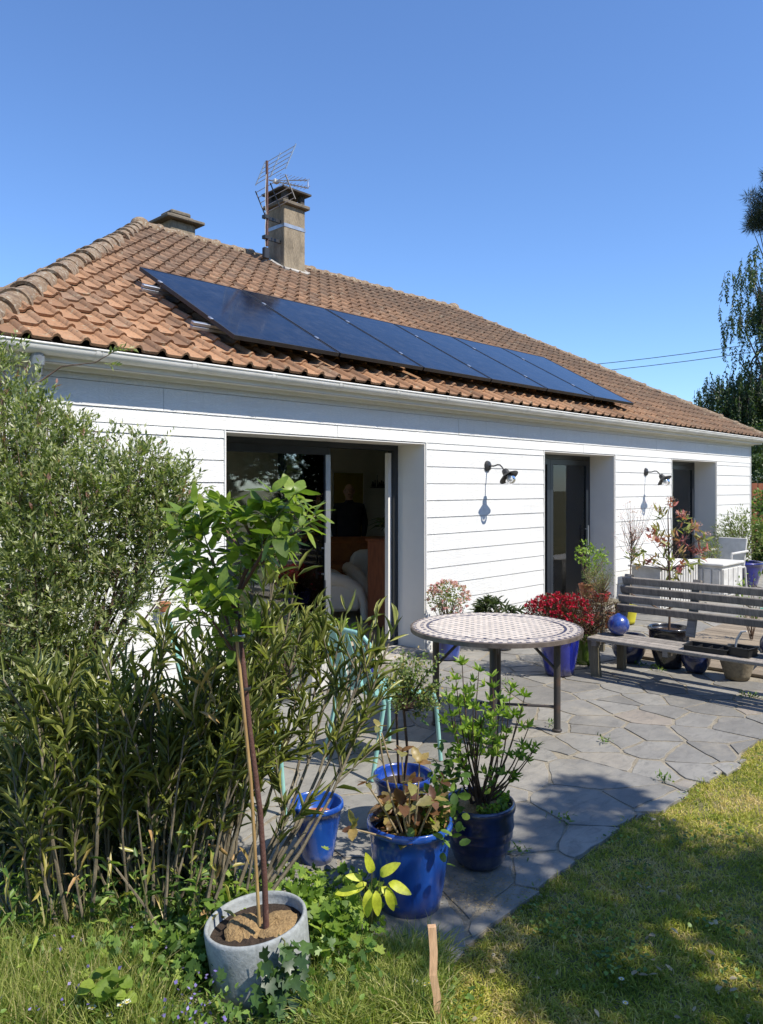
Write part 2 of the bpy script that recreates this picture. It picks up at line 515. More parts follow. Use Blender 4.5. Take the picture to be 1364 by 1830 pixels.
def make_glass(name='pane_glass', tint=(.95, .97, .965), boost=1.0):
    m, nt, ns, b = nmat(name)
    ns.remove(b)
    tr = ns.new('ShaderNodeBsdfTransparent'); tr.inputs[0].default_value = (*tint, 1)
    gl = ns.new('ShaderNodeBsdfGlossy'); gl.inputs['Roughness'].default_value = .01
    fr = ns.new('ShaderNodeFresnel'); fr.inputs['IOR'].default_value = 1.55
    mx = ns.new('ShaderNodeMixShader')
    nt.links.new(mathn(nt, 'MULTIPLY', fr.outputs[0], boost, True), mx.inputs[0])
    nt.links.new(tr.outputs[0], mx.inputs[1]); nt.links.new(gl.outputs[0], mx.inputs[2])
    nt.links.new(mx.outputs[0], ns['Material Output'].inputs[0])
    return m
M['glass'] = make_glass(boost=1.15)
M['lampglass'] = make_glass('lamp_glass', (.93, .93, .93), 1.6)
M['bulb'] = pmat('frosted_bulb', (.85, .85, .83), (.8, .8, .78), 5, .25, 0)
M['cream_tile'] = pmat('cream_mosaic', (.66, .58, .50), (.55, .47, .40), 30, .35, .1, world=True, off=False, objvar=.14)
M['blue_tile'] = pmat('navy_mosaic', (.03, .035, .09), (.05, .05, .10), 20, .35, .05)
M['grout'] = pmat('grout', (.40, .36, .31), (.30, .27, .23), 30, .9, .1)
M['haze_far'] = None

# leaves
M['lf_willow'] = leafmat('willow_leaf', [(0, (.09, .13, .035)), (.35, (.19, .24, .07)), (.62, (.34, .37, .16)), (.85, (.58, .59, .38)), (.97, (.58, .55, .42)), (1, (.45, .25, .22))], .4)
M['lf_ole'] = leafmat('oleander_leaf', [(0, (.09, .12, .03)), (.4, (.19, .22, .055)), (.78, (.38, .38, .11)), (.93, (.40, .38, .10)), (1, (.55, .33, .15))], .35, .36, .55)
M['lf_hyd'] = leafmat('hydrangea_leaf', [(0, (.10, .16, .028)), (.5, (.19, .28, .045)), (1, (.34, .42, .075))], .45, .4, .45, use_obj=True)
M['lf_bronze'] = leafmat('bronze_leaf', [(0, (.11, .05, .035)), (.3, (.22, .11, .05)), (.55, (.22, .23, .07)), (.8, (.38, .30, .10)), (1, (.38, .18, .09))], .4, .4, .45, use_obj=True)
M['lf_yellow'] = leafmat('lime_leaf', [(0, (.58, .62, .05)), (1, (.74, .76, .10))], .4, .45, .4, use_obj=True)
M['lf_azalea'] = leafmat('bright_shrub_leaf', [(0, (.11, .19, .03)), (.5, (.20, .32, .045)), (1, (.38, .48, .08))], .4)
M['lf_rose'] = leafmat('small_rose_leaf', [(0, (.09, .14, .04)), (.6, (.19, .26, .08)), (.9, (.34, .36, .12)), (1, (.45, .32, .14))], .38)
M['lf_cover'] = leafmat('ground_leaf', [(0, (.06, .12, .03)), (.5, (.12, .21, .04)), (.85, (.22, .34, .07)), (1, (.40, .48, .10))], .4)
M['lf_ivy'] = leafmat('ivy_leaf', [(0, (.03, .065, .02)), (.6, (.06, .12, .03)), (1, (.13, .22, .05))], .25, .35, .5)
M['grass'] = leafmat('grass_blade', [(0, (.15, .20, .03)), (.35, (.32, .35, .055)), (.58, (.50, .47, .10)), (.78, (.60, .48, .18)), (1, (.70, .54, .28))], .35, .6, .25)
M['grass_tall'] = leafmat('tall_grass_blade', [(0, (.14, .20, .04)), (.5, (.30, .36, .08)), (.8, (.46, .47, .16)), (1, (.64, .54, .30))], .4, .5, .3)
M['straw'] = leafmat('dry_straw', [(0, (.32, .25, .15)), (1, (.60, .50, .32))], .25, .8, .2)
M['lf_red'] = leafmat('red_leaf', [(0, (.30, .08, .07)), (.4, (.52, .18, .17)), (.6, (.32, .26, .09)), (1, (.28, .34, .09))], .35)
M['lf_darkred'] = leafmat('dark_red_leaf', [(0, (.06, .022, .018)), (.6, (.12, .05, .035)), (1, (.13, .13, .045))], .3)
M['lf_dark'] = leafmat('dark_green_leaf', [(0, (.035, .06, .025)), (1, (.10, .13, .05))], .3)
M['lf_tree'] = leafmat('tree_leaf', [(0, (.03, .055, .018)), (.6, (.06, .10, .03)), (1, (.11, .16, .05))], .35)
M['lf_pine'] = leafmat('pine_needle', [(0, (.016, .030, .015)), (1, (.035, .055, .028))], .15)
M['petal_red'] = leafmat('crimson_petal', [(0, (.30, .008, .025)), (1, (.58, .02, .06))], .3, .5)
M['petal_pink'] = leafmat('pink_petal', [(0, (.60, .30, .34)), (1, (.72, .50, .50))], .35, .5)
M['petal_white'] = leafmat('white_petal', [(0, (.75, .75, .70)), (1, (.82, .82, .78))], .3, .5)
M['petal_violet'] = leafmat('violet_petal', [(0, (.16, .12, .42)), (1, (.36, .30, .62))], .3, .5)
M['yellow_eye'] = pmat('yellow_flower_eye', (.70, .50, .03), None, 20, .7, .1)

# ------------------------------------------------------------------ leaf meshes
TS = (np.array([[0, 0, 0], [.5, .42, .10], [-.5, .42, .10], [0, 1, 0]], float), [(0, 1, 3), (0, 3, 2)])
TL = (np.array([[0, 0, 0], [0, .30, -.02], [0, .68, -.05], [0, 1, -.12], [.5, .32, .10], [-.5, .32, .10], [.40, .68, .04], [-.40, .68, .04]], float),
      [(0, 4, 1), (0, 1, 5), (1, 4, 6, 2), (1, 2, 7, 5), (2, 6, 3), (2, 3, 7)])
TR = (np.array([[0, 0, 0], [.30, .08, .06], [.5, .38, .10], [.42, .72, .06], [.15, .95, -.02], [0, 1, -.06], [-.15, .95, -.02], [-.42, .72, .06], [-.5, .38, .10], [-.30, .08, .06], [0, .5, -.02]], float),
      [(10, i, i + 1) for i in range(9)] + [(10, 9, 0)])
TB = (np.array([[-.5, 0, 0], [.5, 0, 0], [.38, .5, .0], [-.38, .5, .0], [0, 1, 0]], float), [(0, 1, 2, 3), (3, 2, 4)])

def nrm(a):
    return a / np.maximum(np.linalg.norm(a, axis=-1, keepdims=True), 1e-9)

def leaves(name, pos, d, L, W, mat, parent=None, tpl=TS, rnd=None, up=(0, 0, 1), upn=.7, bend=0.0, world=False):
    pos = np.asarray(pos, float); d = nrm(np.asarray(d, float)); N = len(pos)
    L = np.broadcast_to(L, (N,)); W = np.broadcast_to(W, (N,))
    n = nrm(np.array(up) + rng.normal(0, upn, (N, 3)))
    s = nrm(np.cross(d, n)); n = np.cross(s, d)
    tv, tf = tpl
    k = len(tv)
    V = (pos[:, None, :] + s[:, None, :] * (tv[None, :, 0:1] * W[:, None, None]) + d[:, None, :] * (tv[None, :, 1:2] * L[:, None, None])
         + n[:, None, :] * (tv[None, :, 2:3] * (W if bend == 0 else L)[:, None, None]))
    if bend:
        V[:, :, 2] -= bend * L[:, None] * tv[None, :, 1] ** 2
    V = V.reshape(-1, 3)
    lens = np.array([len(f) for f in tf]); flat = np.concatenate([np.array(f) for f in tf])
    loops = (flat[None, :] + (np.arange(N) * k)[:, None]).ravel()
    tot = np.tile(lens, N); st = np.concatenate([[0], np.cumsum(tot)[:-1]])
    me = bpy.data.meshes.new(name)
    me.vertices.add(len(V)); me.vertices.foreach_set('co', V.astype(np.float32).ravel())
    me.loops.add(len(loops)); me.loops.foreach_set('vertex_index', loops.astype(np.int32))
    me.polygons.add(len(tot)); me.polygons.foreach_set('loop_start', st.astype(np.int32))
    me.polygons.foreach_set('loop_total', tot.astype(np.int32))
    me.update(calc_edges=True)
    me.materials.append(mat)
    if rnd is None: rnd = rng.random(N)
    a = me.attributes.new('rnd', 'FLOAT', 'POINT')
    a.data.foreach_set('value', np.repeat(np.asarray(rnd), k).astype(np.float32))
    o = bpy.data.objects.new(name, me)
    link(o)
    if parent is not None:
        if world: wpar(o, parent)
        else: o.parent = parent
    return o

def along(p0, d, ln, n, ang=40, droop=0.0, t0=.15, t1=1.0, whorl=None):
    """leaf bases and directions along straight twigs: p0 (T,3), d (T,3), ln (T,)"""
    T = len(p0); d = nrm(d)
    t = np.linspace(t0, t1, n)[None, :] + rng.normal(0, .03, (T, n))
    pos = p0[:, None, :] + d[:, None, :] * (t * ln[:, None])[:, :, None]
    pos[:, :, 2] -= droop * (t ** 2) * ln[:, None]
    rv = nrm(rng.normal(0, 1, (T, n, 3)))
    side = nrm(rv - (rv * d[:, None, :]).sum(-1, keepdims=True) * d[:, None, :])
    a = math.radians(ang) * (1 + rng.normal(0, .2, (T, n)))[..., None]
    dd = d[:, None, :] * np.cos(a) + side * np.sin(a)
    return pos.reshape(-1, 3), dd.reshape(-1, 3)

def curve_pts(p0, p1, sag=0.0, side=(0, 0, 0), n=6):
    p0 = Vector(p0); p1 = Vector(p1); side = Vector(side)
    out = []
    for i in range(n + 1):
        t = i / n
        p = p0.lerp(p1, t) + side * math.sin(math.pi * t) + Vector((0, 0, sag * math.sin(math.pi * t)))
        out.append(p)
    return out

def big_leaf_mesh(name, L, W, mat, curl=.18, fold=.16, serr=0, nl=7):
    vs = []; fs = []
    for i in range(nl + 1):
        t = i / nl
        w = W * .5 * max(.03, math.sin(math.pi * (t ** .85) * .995)) ** .62
        if serr and 0 < i < nl: w *= 1 + (serr if i % 2 else -serr)
        z = -curl * L * t * t + .04 * L * math.sin(6 * t)
        for s_, k in ((-1, 1), (0, 0), (1, 1)):
            vs.append((s_ * w, t * L, z + abs(s_) * w * fold * (1 + .5 * math.sin(9 * t))))
    for i in range(nl):
        a = i * 3
        fs += [(a, a + 1, a + 4, a + 3), (a + 1, a + 2, a + 5, a + 4)]
    me = bpy.data.meshes.new(name)
    me.from_pydata(vs, [], fs); me.materials.append(mat); me.shade_smooth()
    return me

def put_leaf(name, me, p, d, parent, up=None, s=1.0):
    d = Vector(d).normalized()
    n = Vector(up) if up else Vector((random.gauss(0, .35), random.gauss(0, .35), 1))
    x = d.cross(n)
    x = x.normalized() if x.length > 1e-4 else Vector((1, 0, 0))
    z = x.cross(d)
    o = bpy.data.objects.new(name, me)
    link(o, parent)
    mt = Matrix((x, d, z)).transposed().to_4x4()
    mt.translation = Vector(p)
    o.matrix_basis = mt @ Matrix.Scale(s, 4)
    return o

# ================================================================== ground
def struct(name, mb, m, smooth=False):
    o = mb.build(name, m, None, smooth)
    return tag(o, kind='structure')

mb = MB(); mb.box((0, 0, -.506), (600, 600, 1.0)); struct('lawn_ground', mb, M['lawn'])

def patio_edge(x):
    return 1.80 + .05 * math.sin(2.1 * x + .6) + .03 * math.sin(7.3 * x) + (0.10 * max(0, 2.6 - x))
mb = MB()
poly = [(x, patio_edge(x) + .03) for x in np.linspace(0.2, 17.5, 90)] + [(17.5, 5.29), (0.2, 5.29)]
mb.prism(poly, -.06, .008)
patio = struct('patio', mb, M['mortar'])
patio['label'] = 'crazy paving of grey slate laid in sandy mortar before the white house'

def clip_half(poly, a, b, c):          # keep a*x+b*y<=c
    out = []
    n = len(poly)
    for i in range(n):
        p, q = poly[i], poly[(i + 1) % n]
        dp = a * p[0] + b * p[1] - c; dq = a * q[0] + b * q[1] - c
        if dp <= 0: out.append(p)
        if dp * dq < 0:
            t = dp / (dp - dq)
            out.append((p[0] + (q[0] - p[0]) * t, p[1] + (q[1] - p[1]) * t))
    return out

def crazy(x0, x1, y0, y1, sx, sy, seed, gap=.014):
    rs = random.Random(seed)
    pts = []
    ny = int(round((y1 - y0) / sy)); nx = int(round((x1 - x0) / sx))
    for j in range(ny + 2):
        for i in range(nx + 2):
            if rs.random() < .16: continue
            pts.append((x0 + (i - .5 + .5 * (j % 2) + rs.uniform(-.42, .42)) * sx, y0 + (j - .5 + rs.uniform(-.36, .36)) * sy))
            if rs.random() < .22: pts.append((pts[-1][0] + rs.uniform(.1, .25), pts[-1][1] + rs.uniform(-.2, .2)))
    cells = []
    for k, p in enumerate(pts):
        poly = [(x0, y0), (x1, y0), (x1, y1), (x0, y1)]
        for q in pts:
            if q is p: continue
            dx, dy = q[0] - p[0], q[1] - p[1]
            if dx * dx + dy * dy > 6: continue
            L_ = math.hypot(dx, dy)
            if L_ < 1e-6: continue
            poly = clip_half(poly, dx / L_, dy / L_, (dx * (p[0] + q[0]) / 2 + dy * (p[1] + q[1]) / 2) / L_ - gap * rs.uniform(.55, 1.5))
            if len(poly) < 3: break
        if len(poly) < 3: continue
        ar = abs(sum(poly[i][0] * poly[(i + 1) % len(poly)][1] - poly[(i + 1) % len(poly)][0] * poly[i][1] for i in range(len(poly)))) / 2
        if ar < .012: continue
        cells.append(poly)
    return cells

def stone(poly, rs):
    out = []
    n = len(poly)
    for i in range(n):
        p, q = poly[i], poly[(i + 1) % n]
        L_ = math.hypot(q[0] - p[0], q[1] - p[1])
        if L_ < .02: continue
        m_ = max(2, min(7, int(L_ / .07)))
        nx_, ny_ = (q[1] - p[1]) / L_, -(q[0] - p[0]) / L_
        for k in range(m_):
            t = k / m_
            o_ = rs.uniform(-.012, .004)
            if k == 0: t = .04
            out.append((p[0] + (q[0] - p[0]) * t + nx_ * o_, p[1] + (q[1] - p[1]) * t + ny_ * o_))
    return out
rs = random.Random(3)
cells = []
for c_ in crazy(0.6, 4.4, 1.6, 5.26, .50, .36, 11, .004): cells.append(c_)
for c_ in crazy(4.4, 7.25, 1.6, 5.26, .42, .28, 12, .0065): cells.append(c_)
for c_ in crazy(7.25, 11.5, 3.65, 5.26, .50, .42, 13, .015): cells.append(c_)
nst = 0
for c_ in cells:
    cx = sum(p[0] for p in c_) / len(c_)
    pe = patio_edge(cx)
    c2 = clip_half(c_, 0, -1, -pe)
    if len(c2) < 3: continue
    pl = stone(c2, rs)
    if len(pl) < 4: continue
    gx = sum(p[0] for p in pl) / len(pl); gy = sum(p[1] for p in pl) / len(pl)
    m_ = MB(); m_.prism([(p[0] - gx, p[1] - gy) for p in pl], -.03, .012 + rs.uniform(0, .0035), .003)
    o = m_.build('paving_stone', M['slate'], patio)
    o.location = (gx, gy, 0)
    o.rotation_euler = (rs.uniform(-.004, .004), rs.uniform(-.004, .004), 0)
    nst += 1
far = MB()
for c_ in crazy(11.5, 17.4, 3.0, 5.26, .55, .45, 14, .012):
    pl = stone(c_, rs)
    if len(pl) > 3: far.prism(pl, -.03, .02 + rs.uniform(0, .005), .005)
o = far.build('far_paving', M['slate'], patio); o['kind'] = 'stuff'

# timber deck beyond the bench
mb = MB(); mb.box((9.55, 2.35, .0), (4.30, 2.50, .03)); deck = struct('wooden_deck', mb, M['post_wood'])
for i in range(29):
    x = 7.46 + i * .146
    m_ = MB(); m_.box((0, 0, 0), (.138, 2.54, .026), ch=.004)
    o = m_.build('deck_plank', M['deck_wood'], deck)
    o.location = (x, 2.35 + rs.uniform(-.01, .01), .029 + rs.uniform(-.002, .003)); 
    o.rotation_euler = (0, 0, 0)
# wood grain material runs along local x, so planks are built along y with their own grain
# ================================================================== house
WX0, WX1, WY, WI = 1.72, 15.75, 5.285, 5.74
EY, EZ, KS, RY = 5.09, 2.70, .5592, 9.88
RZ = EZ + KS * (RY - EY)
EX0, EX1, RX0, RX1 = 1.60, 16.05, 5.355, 12.29
BY = 2 * RY - EY
house = thing('house', 'long white weatherboarded bungalow with a hipped clay tile roof', 'house', (8.75, 5.3, 0))
OPEN = [(3.61, 6.10), (8.38, 10.24), (12.16, 14.04)]
HD = 2.203
def hpart(mb, name, m, parent=house, smooth=False): return mb.build(name, m, parent, smooth, world=True)
# inner leaf and piers
mb = MB()
xs = [WX0] + [v for o_ in OPEN for v in o_] + [WX1]
for a, b_ in zip(xs[0::2], xs[1::2]): mb.box(((a + b_) / 2, (WY + WI) / 2, HD / 2), (b_ - a, WI - WY, HD))
mb.box(((WX0 + WX1) / 2, (WY + WI) / 2, (HD + 2.66) / 2), (WX1 - WX0, WI - WY, 2.66 - HD))
mb.box((WX0 + .1, 5.87, 1.33), (.2, .26, 2.66)); mb.box((WX0 + .1, 12.0, 1.33), (.2, 4.6, 2.66)); mb.box((WX0 + .1, 7.85, 2.48), (.2, 3.7, .36)); mb.box((WX0 + .1, 7.85, .05), (.2, 3.7, .1)); mb.box((WX1 - .1, 10.0, 1.33), (.2, 8.5, 2.66))
mb.box((8.75, 14.4, 1.33), (14.0, .2, 2.66))
hpart(mb, 'wall', M['render'])
# painted reveals
for a, b_ in OPEN:
    for k, (x, s_) in enumerate(((a, 1), (b_, -1))):
        mb = MB(); mb.box((x + s_ * .006, (WY - .012 + WI) / 2, HD / 2), (.012, WI - WY + .012, HD - .004)); hpart(mb, 'reveal_panel', M['reveal'])
    mb = MB(); mb.box(((a + b_) / 2, (WY - .012 + WI) / 2, HD - .006), (b_ - a - .026, WI - WY + .012, .012)); hpart(mb, 'reveal_panel', M['reveal'])
    mb = MB(); mb.box(((a + b_) / 2, (WY + WI) / 2 - .01, .02), (b_ - a - .026, WI - WY + .06, .05), ch=.006); hpart(mb, 'door_sill', M['lead'])
# boards
rows = [2.139 + .179 * j for j in range(-12, 3)]
rsb = random.Random(5)
def board(boxes, name='board'):
    m_ = MB()
    for x0, x1, z0, z1 in boxes:
        yo = rsb.uniform(0, .0015)
        # lapped: lower edge stands proud of the upper one
        vs = [(x0, WY - .020 - yo, z0), (x1, WY - .020 - yo, z0), (x1, WY - .001, z0), (x0, WY - .001, z0),
              (x0, WY - .013 - yo, z1), (x1, WY - .013 - yo, z1), (x1, WY - .001, z1), (x0, WY - .001, z1)]
        m_.add(vs, [(0, 3, 2, 1), (4, 5, 6, 7), (0, 1, 5, 4), (1, 2, 6, 5), (2, 3, 7, 6), (3, 0, 4, 7)])
    return hpart(m_, name, M['white_board'])
G = .0017
joints = {-1: [5.0, 9.9], 0: [], }
for j, z in enumerate(rows):
    z0, z1 = z + G, z + .179 - G
    z0 = max(z0, .01)
    if z1 < HD:
        for a, b_ in zip(xs[0::2], xs[1::2]):
            board([(a + (0 if a == WX0 else .014), b_ - .014, z0, z1)])
    elif z0 < HD:
        cut = [WX0, 4.85, 9.35, 12.95, WX1]
        for a, b_ in zip(cut[:-1], cut[1:]):
            bx_ = [(a + .002, b_ - .002, HD + .006, z1)]
            for p, q in zip(xs[0::2], xs[1::2]):
                l, r_ = max(a + .002, p + (0 if p == WX0 else .014)), min(b_ - .002, q - .014)
                if r_ - l > .02: bx_.append((l, r_, z0, HD + .006))
            board(bx_)
    else:
        z1 = min(z1, 2.60)
        cut = [WX0, 3.05, 6.65, 8.6, 11.6, 13.6, WX1] if j % 2 else [WX0, 5.25, 7.9, 10.4, 14.3, WX1]
        for a, b_ in zip(cut[:-1], cut[1:]): board([(a + .002, b_ - .002, z0, z1)])
for a, b_ in OPEN:
    for x, s_ in ((a, -1), (b_, 1)):
        mb = MB(); mb.box((x + s_ * .007 - s_ * .001, WY - .013, HD / 2 + .003), (.012, .024, HD)); hpart(mb, 'edge_trim', M['white_board'])
mb = MB(); mb.box((WX1 + .012, WY - .01, 1.3), (.03, .034, 2.6)); hpart(mb, 'corner_trim', M['white_board'])
# soffit, fascia
mb = MB(); mb.box((8.80, 5.205, 2.585), (14.4, .155, .02)); mb.box((8.80, 5.135, 2.64), (14.4, .02, .13)); mb.box((8.8, 5.245, 2.560), (14.06, .035, .03))
hpart(mb, 'fascia', M['soffit'])
mb = MB(); mb.box((8.8, 9.9, 2.63), (14.0, 9.0, .03)); hpart(mb, 'ceiling', M['interior'])
# gutter
def gutter_prof(r, t=.004, n=12):
    o_ = [(math.cos(math.pi + math.pi * k / n) * r, math.sin(math.pi + math.pi * k / n) * r) for k in range(n + 1)]
    i_ = [(y * (1 - t / r), z * (1 - t / r)) for y, z in o_[::-1]]
    return o_ + i_
gut = MB()
gp_ = gutter_prof(.062)
gy, gz = 5.088, 2.672
def extr(mb, prof, x0, x1, y, z):
    n = len(prof)
    vs = [(x0, y + p[0], z + p[1]) for p in prof] + [(x1, y + p[0], z + p[1]) for p in prof]
    mb.add(vs, [(i, i + n, (i + 1) % n + n, (i + 1) % n) for i in range(n)])
extr(gut, gp_, EX0 - .35, EX1 + .02, gy, gz)
gut.tube([(EX0 - .35, gy - .062, gz + .004), (EX1 + .02, gy - .062, gz + .004)], .008, 8)
for x in (EX0 - .35, EX1 + .02): gut.add([(x, gy + p[0], gz + p[1]) for p in gp_[:13]], [tuple(range(13))])
gutter = hpart(gut, 'gutter', M['gutter'], smooth=True)
for i in range(19):
    x = 2.42 + i * .75
    m_ = MB(); extr(m_, gutter_prof(.0655, .003), x - .016, x + .016, gy, gz + .001)
    extr(m_, gutter_prof(.0655, .003), x + .03, x + .036, gy, gz + .001)
    m_.build('gutter_joint', M['gutter'], gutter, True, world=True)
m_ = MB(); m_.tube([(2.04, 5.10, 2.66), (2.04, 5.11, 2.55), (2.04, 5.15, 2.48), (2.04, 5.20, 2.40), (2.04, 5.205, 2.2), (2.04, 5.205, .02)], .042, 16)
m_.tube([(2.04, 5.10, 2.60), (2.04, 5.108, 2.545)], .047, 16)
m_.tube([(2.04, 5.20, 2.42), (2.04, 5.205, 2.36)], .047, 16)
hpart(m_, 'downpipe', M['zinc'], smooth=True)

# ---- doors
def frame_rect(mb, x0, x1, z0, z1, y, w=.06, d=.06):
    mb.box((x0 + w / 2, y, (z0 + z1) / 2), (w, d, z1 - z0)); mb.box((x1 - w / 2, y, (z0 + z1) / 2), (w, d, z1 - z0))
    mb.box(((x0 + x1) / 2, y, z1 - w / 2), (x1 - x0 - 2 * w, d, w)); mb.box(((x0 + x1) / 2, y, z0 + w / 2), (x1 - x0 - 2 * w, d, w))
def handle(parent, x, y, z, h=.3):
    m_ = MB(); m_.tube([(x, y - .05, z - h / 2), (x, y - .05, z + h / 2)], .011, 8)
    m_.tube([(x, y - .05, z - h * .35), (x, y, z - h * .35)], .008, 6); m_.tube([(x, y - .05, z + h * .35), (x, y, z + h * .35)], .008, 6)
    return m_.build('handle', M['alu'], parent, True, world=True)
a, b_ = OPEN[0]
mb = MB(); frame_rect(mb, a + .013, b_ - .013, .046, HD - .013, 5.70, .055, .10)
sd = hpart(mb, 'sliding_door', M['anthracite'])
mb = MB(); frame_rect(mb, a + .07, 5.10, .10, HD - .07, 5.665, .075, .04)
leaf1 = mb.build('front_leaf', M['anthracite'], sd, world=True)
mb = MB(); mb.box((5.066, 5.641, 1.10), (.062, .006, 1.92)); mb.build('door_edge_strip', M['alu'], sd, world=True)
mb = MB(); mb.box(((a + .145 + 5.025) / 2, 5.665, 1.12), (5.025 - a - .147, .012, 1.89)); mb.build('pane', M['glass'], sd, world=True)
handle(sd, 4.99, 5.645, 1.02, .36)
mb = MB(); frame_rect(mb, 4.52, 4.60, .10, HD - .07, 5.72, .035, .03); frame_rect(mb, 3.75, 4.86, .10, HD - .07, 5.735, .05, .03)
mb.build('rear_leaf', M['anthracite'], sd, world=True)
mb = MB(); mb.box((4.30, 5.735, 1.12), (1.0, .010, 1.9)); mb.build('pane', M['glass'], sd, world=True)
mb = MB(); mb.box((6.005, 5.72, 1.11), (.045, .05, 2.0)); mb.build('door_edge_strip', M['reveal'], sd, world=True)
def french(a, b_, off):
    mb = MB(); frame_rect(mb, a + .013, b_ - .013, .046, HD - .013, 5.70, .06, .09)
    fd = hpart(mb, 'french_door', M['anthracite'])
    xm = a + (b_ - a) * .40
    for x0, x1 in ((a + .075, xm - .003), (xm + .003, b_ - .075)):
        mb = MB(); frame_rect(mb, x0, x1, .11, HD - .078, 5.665, .072, .05)
        lf = mb.build('door_leaf', M['anthracite'], fd, world=True)
        mb = MB(); mb.box(((x0 + x1) / 2, 5.665, 1.12), (x1 - x0 - .146, .012, 1.86)); mb.build('pane', M['glass'], fd, world=True)
        mb = MB(); mb.tube([(x1 - .11, 5.635, .12 + .75), (x1 - .11, 5.635, 1.25)], .010, 8)
    handle(fd, b_ - .17, 5.645, 1.02, .34)
    return fd
french(*OPEN[1], 0); french(*OPEN[2], 0)
for x0, x1, lb in ((9.78, 10.36, 'pale grey curtain behind the middle glass door'), (12.95, 14.15, 'pale grey curtain behind the far right glass door')):
    m_ = MB(); n = int((x1 - x0) / .02); vs = []
    for i in range(n + 1):
        x = x0 + (x1 - x0) * i / n
        for z in (.06, 2.26): vs.append((x, 5.83 + .014 * math.sin(i * 1.25) + .006 * math.sin(i * .37), z))
    vs += [(v[0], v[1] + .003, v[2]) for v in vs]
    q = 2 * (n + 1)
    m_.add(vs, [(2 * i, 2 * i + 2, 2 * i + 3, 2 * i + 1) for i in range(n)] + [(q + 2 * i, q + 2 * i + 1, q + 2 * i + 3, q + 2 * i + 2) for i in range(n)])
    tag(m_.build('curtain', M['linen'], None, 'all'), lb, 'curtain')

# ---- interior shell
mb = MB(); mb.box((8.7, 9.8 + .06, 1.35), (14.0, .10, 2.55)); hpart(mb, 'back_wall', M['interior'])
mb = MB(); mb.box((11.70, 7.78, 1.32), (.10, 4.05, 2.58)); hpart(mb, 'partition', M['interior'])
mb = MB(); mb.box((14.20, 8.13, 1.32), (.10, 3.25, 2.58)); hpart(mb, 'partition', M['interior'])
mb = MB(); mb.box((10.14, 6.50, 1.32), (3.02, .10, 2.58)); mb.box((8.58, 6.15, 1.32), (.10, .80, 2.58)); hpart(mb, 'partition', M['interior'])
mb = MB(); mb.box((13.65, 6.40, 1.32), (3.7, .10, 2.58)); hpart(mb, 'partition', M['interior'])
mb = MB()
for y in (6.03, 7.24, 8.46, 9.67): mb.box((WX0 + .03, y, 1.20), (.06, .06, 2.2))
mb.box((WX0 + .03, 7.85, .13), (.06, 3.58, .06)); mb.box((WX0 + .03, 7.85, 2.27), (.06, 3.58, .06)); sw = hpart(mb, 'added_side_window', M['anthracite'])  # out-of-view window, added so that skylight brightens the living room
mb = MB(); mb.box((WX0 + .03, 7.85, 1.20), (.012, 3.58, 2.08)); mb.build('pane', M['glass'], sw, world=True)
mb = MB(); mb.box((8.7, 7.8, .0), (13.6, 4.08, .06)); hpart(mb, 'floor', M['intfloor'])
mb = MB(); mb.box((9.27, 9.795, 1.0), (.70, .03, 1.98)); dr = hpart(mb, 'mustard_door', M['mustard'])
mb = MB(); frame_rect(mb, 8.86, 9.68, .04, 2.06, 9.79, .055, .03); mb.build('door_frame', M['interior'], dr, world=True)

# ---- roof
mb = MB()
e = .035
mb.add([(EX0, EY, EZ - e), (EX1, EY, EZ - e), (RX1, RY, RZ - e), (RX0, RY, RZ - e), (EX0, BY, EZ - e), (EX1, BY, EZ - e)],
       [(0, 1, 2, 3), (0, 3, 4), (1, 5, 2), (4, 3, 2, 5), (0, 4, 5, 1)])
roof = hpart(mb, 'roof', M['slab_dark'])
TWD, TEX, TLN = .193, .255, .285
PROF = [(0, .010), (.014, .005), (.06, .004), (.115, .005), (.132, .012), (.142, .032), (.162, .042), (.181, .032), (.193, .010)]
def tile_geo(f=None, jig=0):
    vs = []
    for (y, lift) in ((-.002, .030), (TLN, .004)):
        for (x, z) in PROF: vs.append((x, y, z + lift))
    for (x, z) in PROF: vs.append((x, 0, z + .030 - .020))
    n = len(PROF)
    fs = [(i, i + 1, n + i + 1, n + i) for i in range(n - 1)] + [(2 * n + i, 2 * n + i + 1, i + 1, i) for i in range(n - 1)]
    if f: vs = [(f(x, y), y, z) for x, y, z in vs]
    return vs, fs
variants = []
for k in range(10):
    m_ = MB(); m_.cr = k / 9; m_.add(*tile_geo()); variants.append(m_.mesh('roof_tile', M['tile'], True))
nearest = []
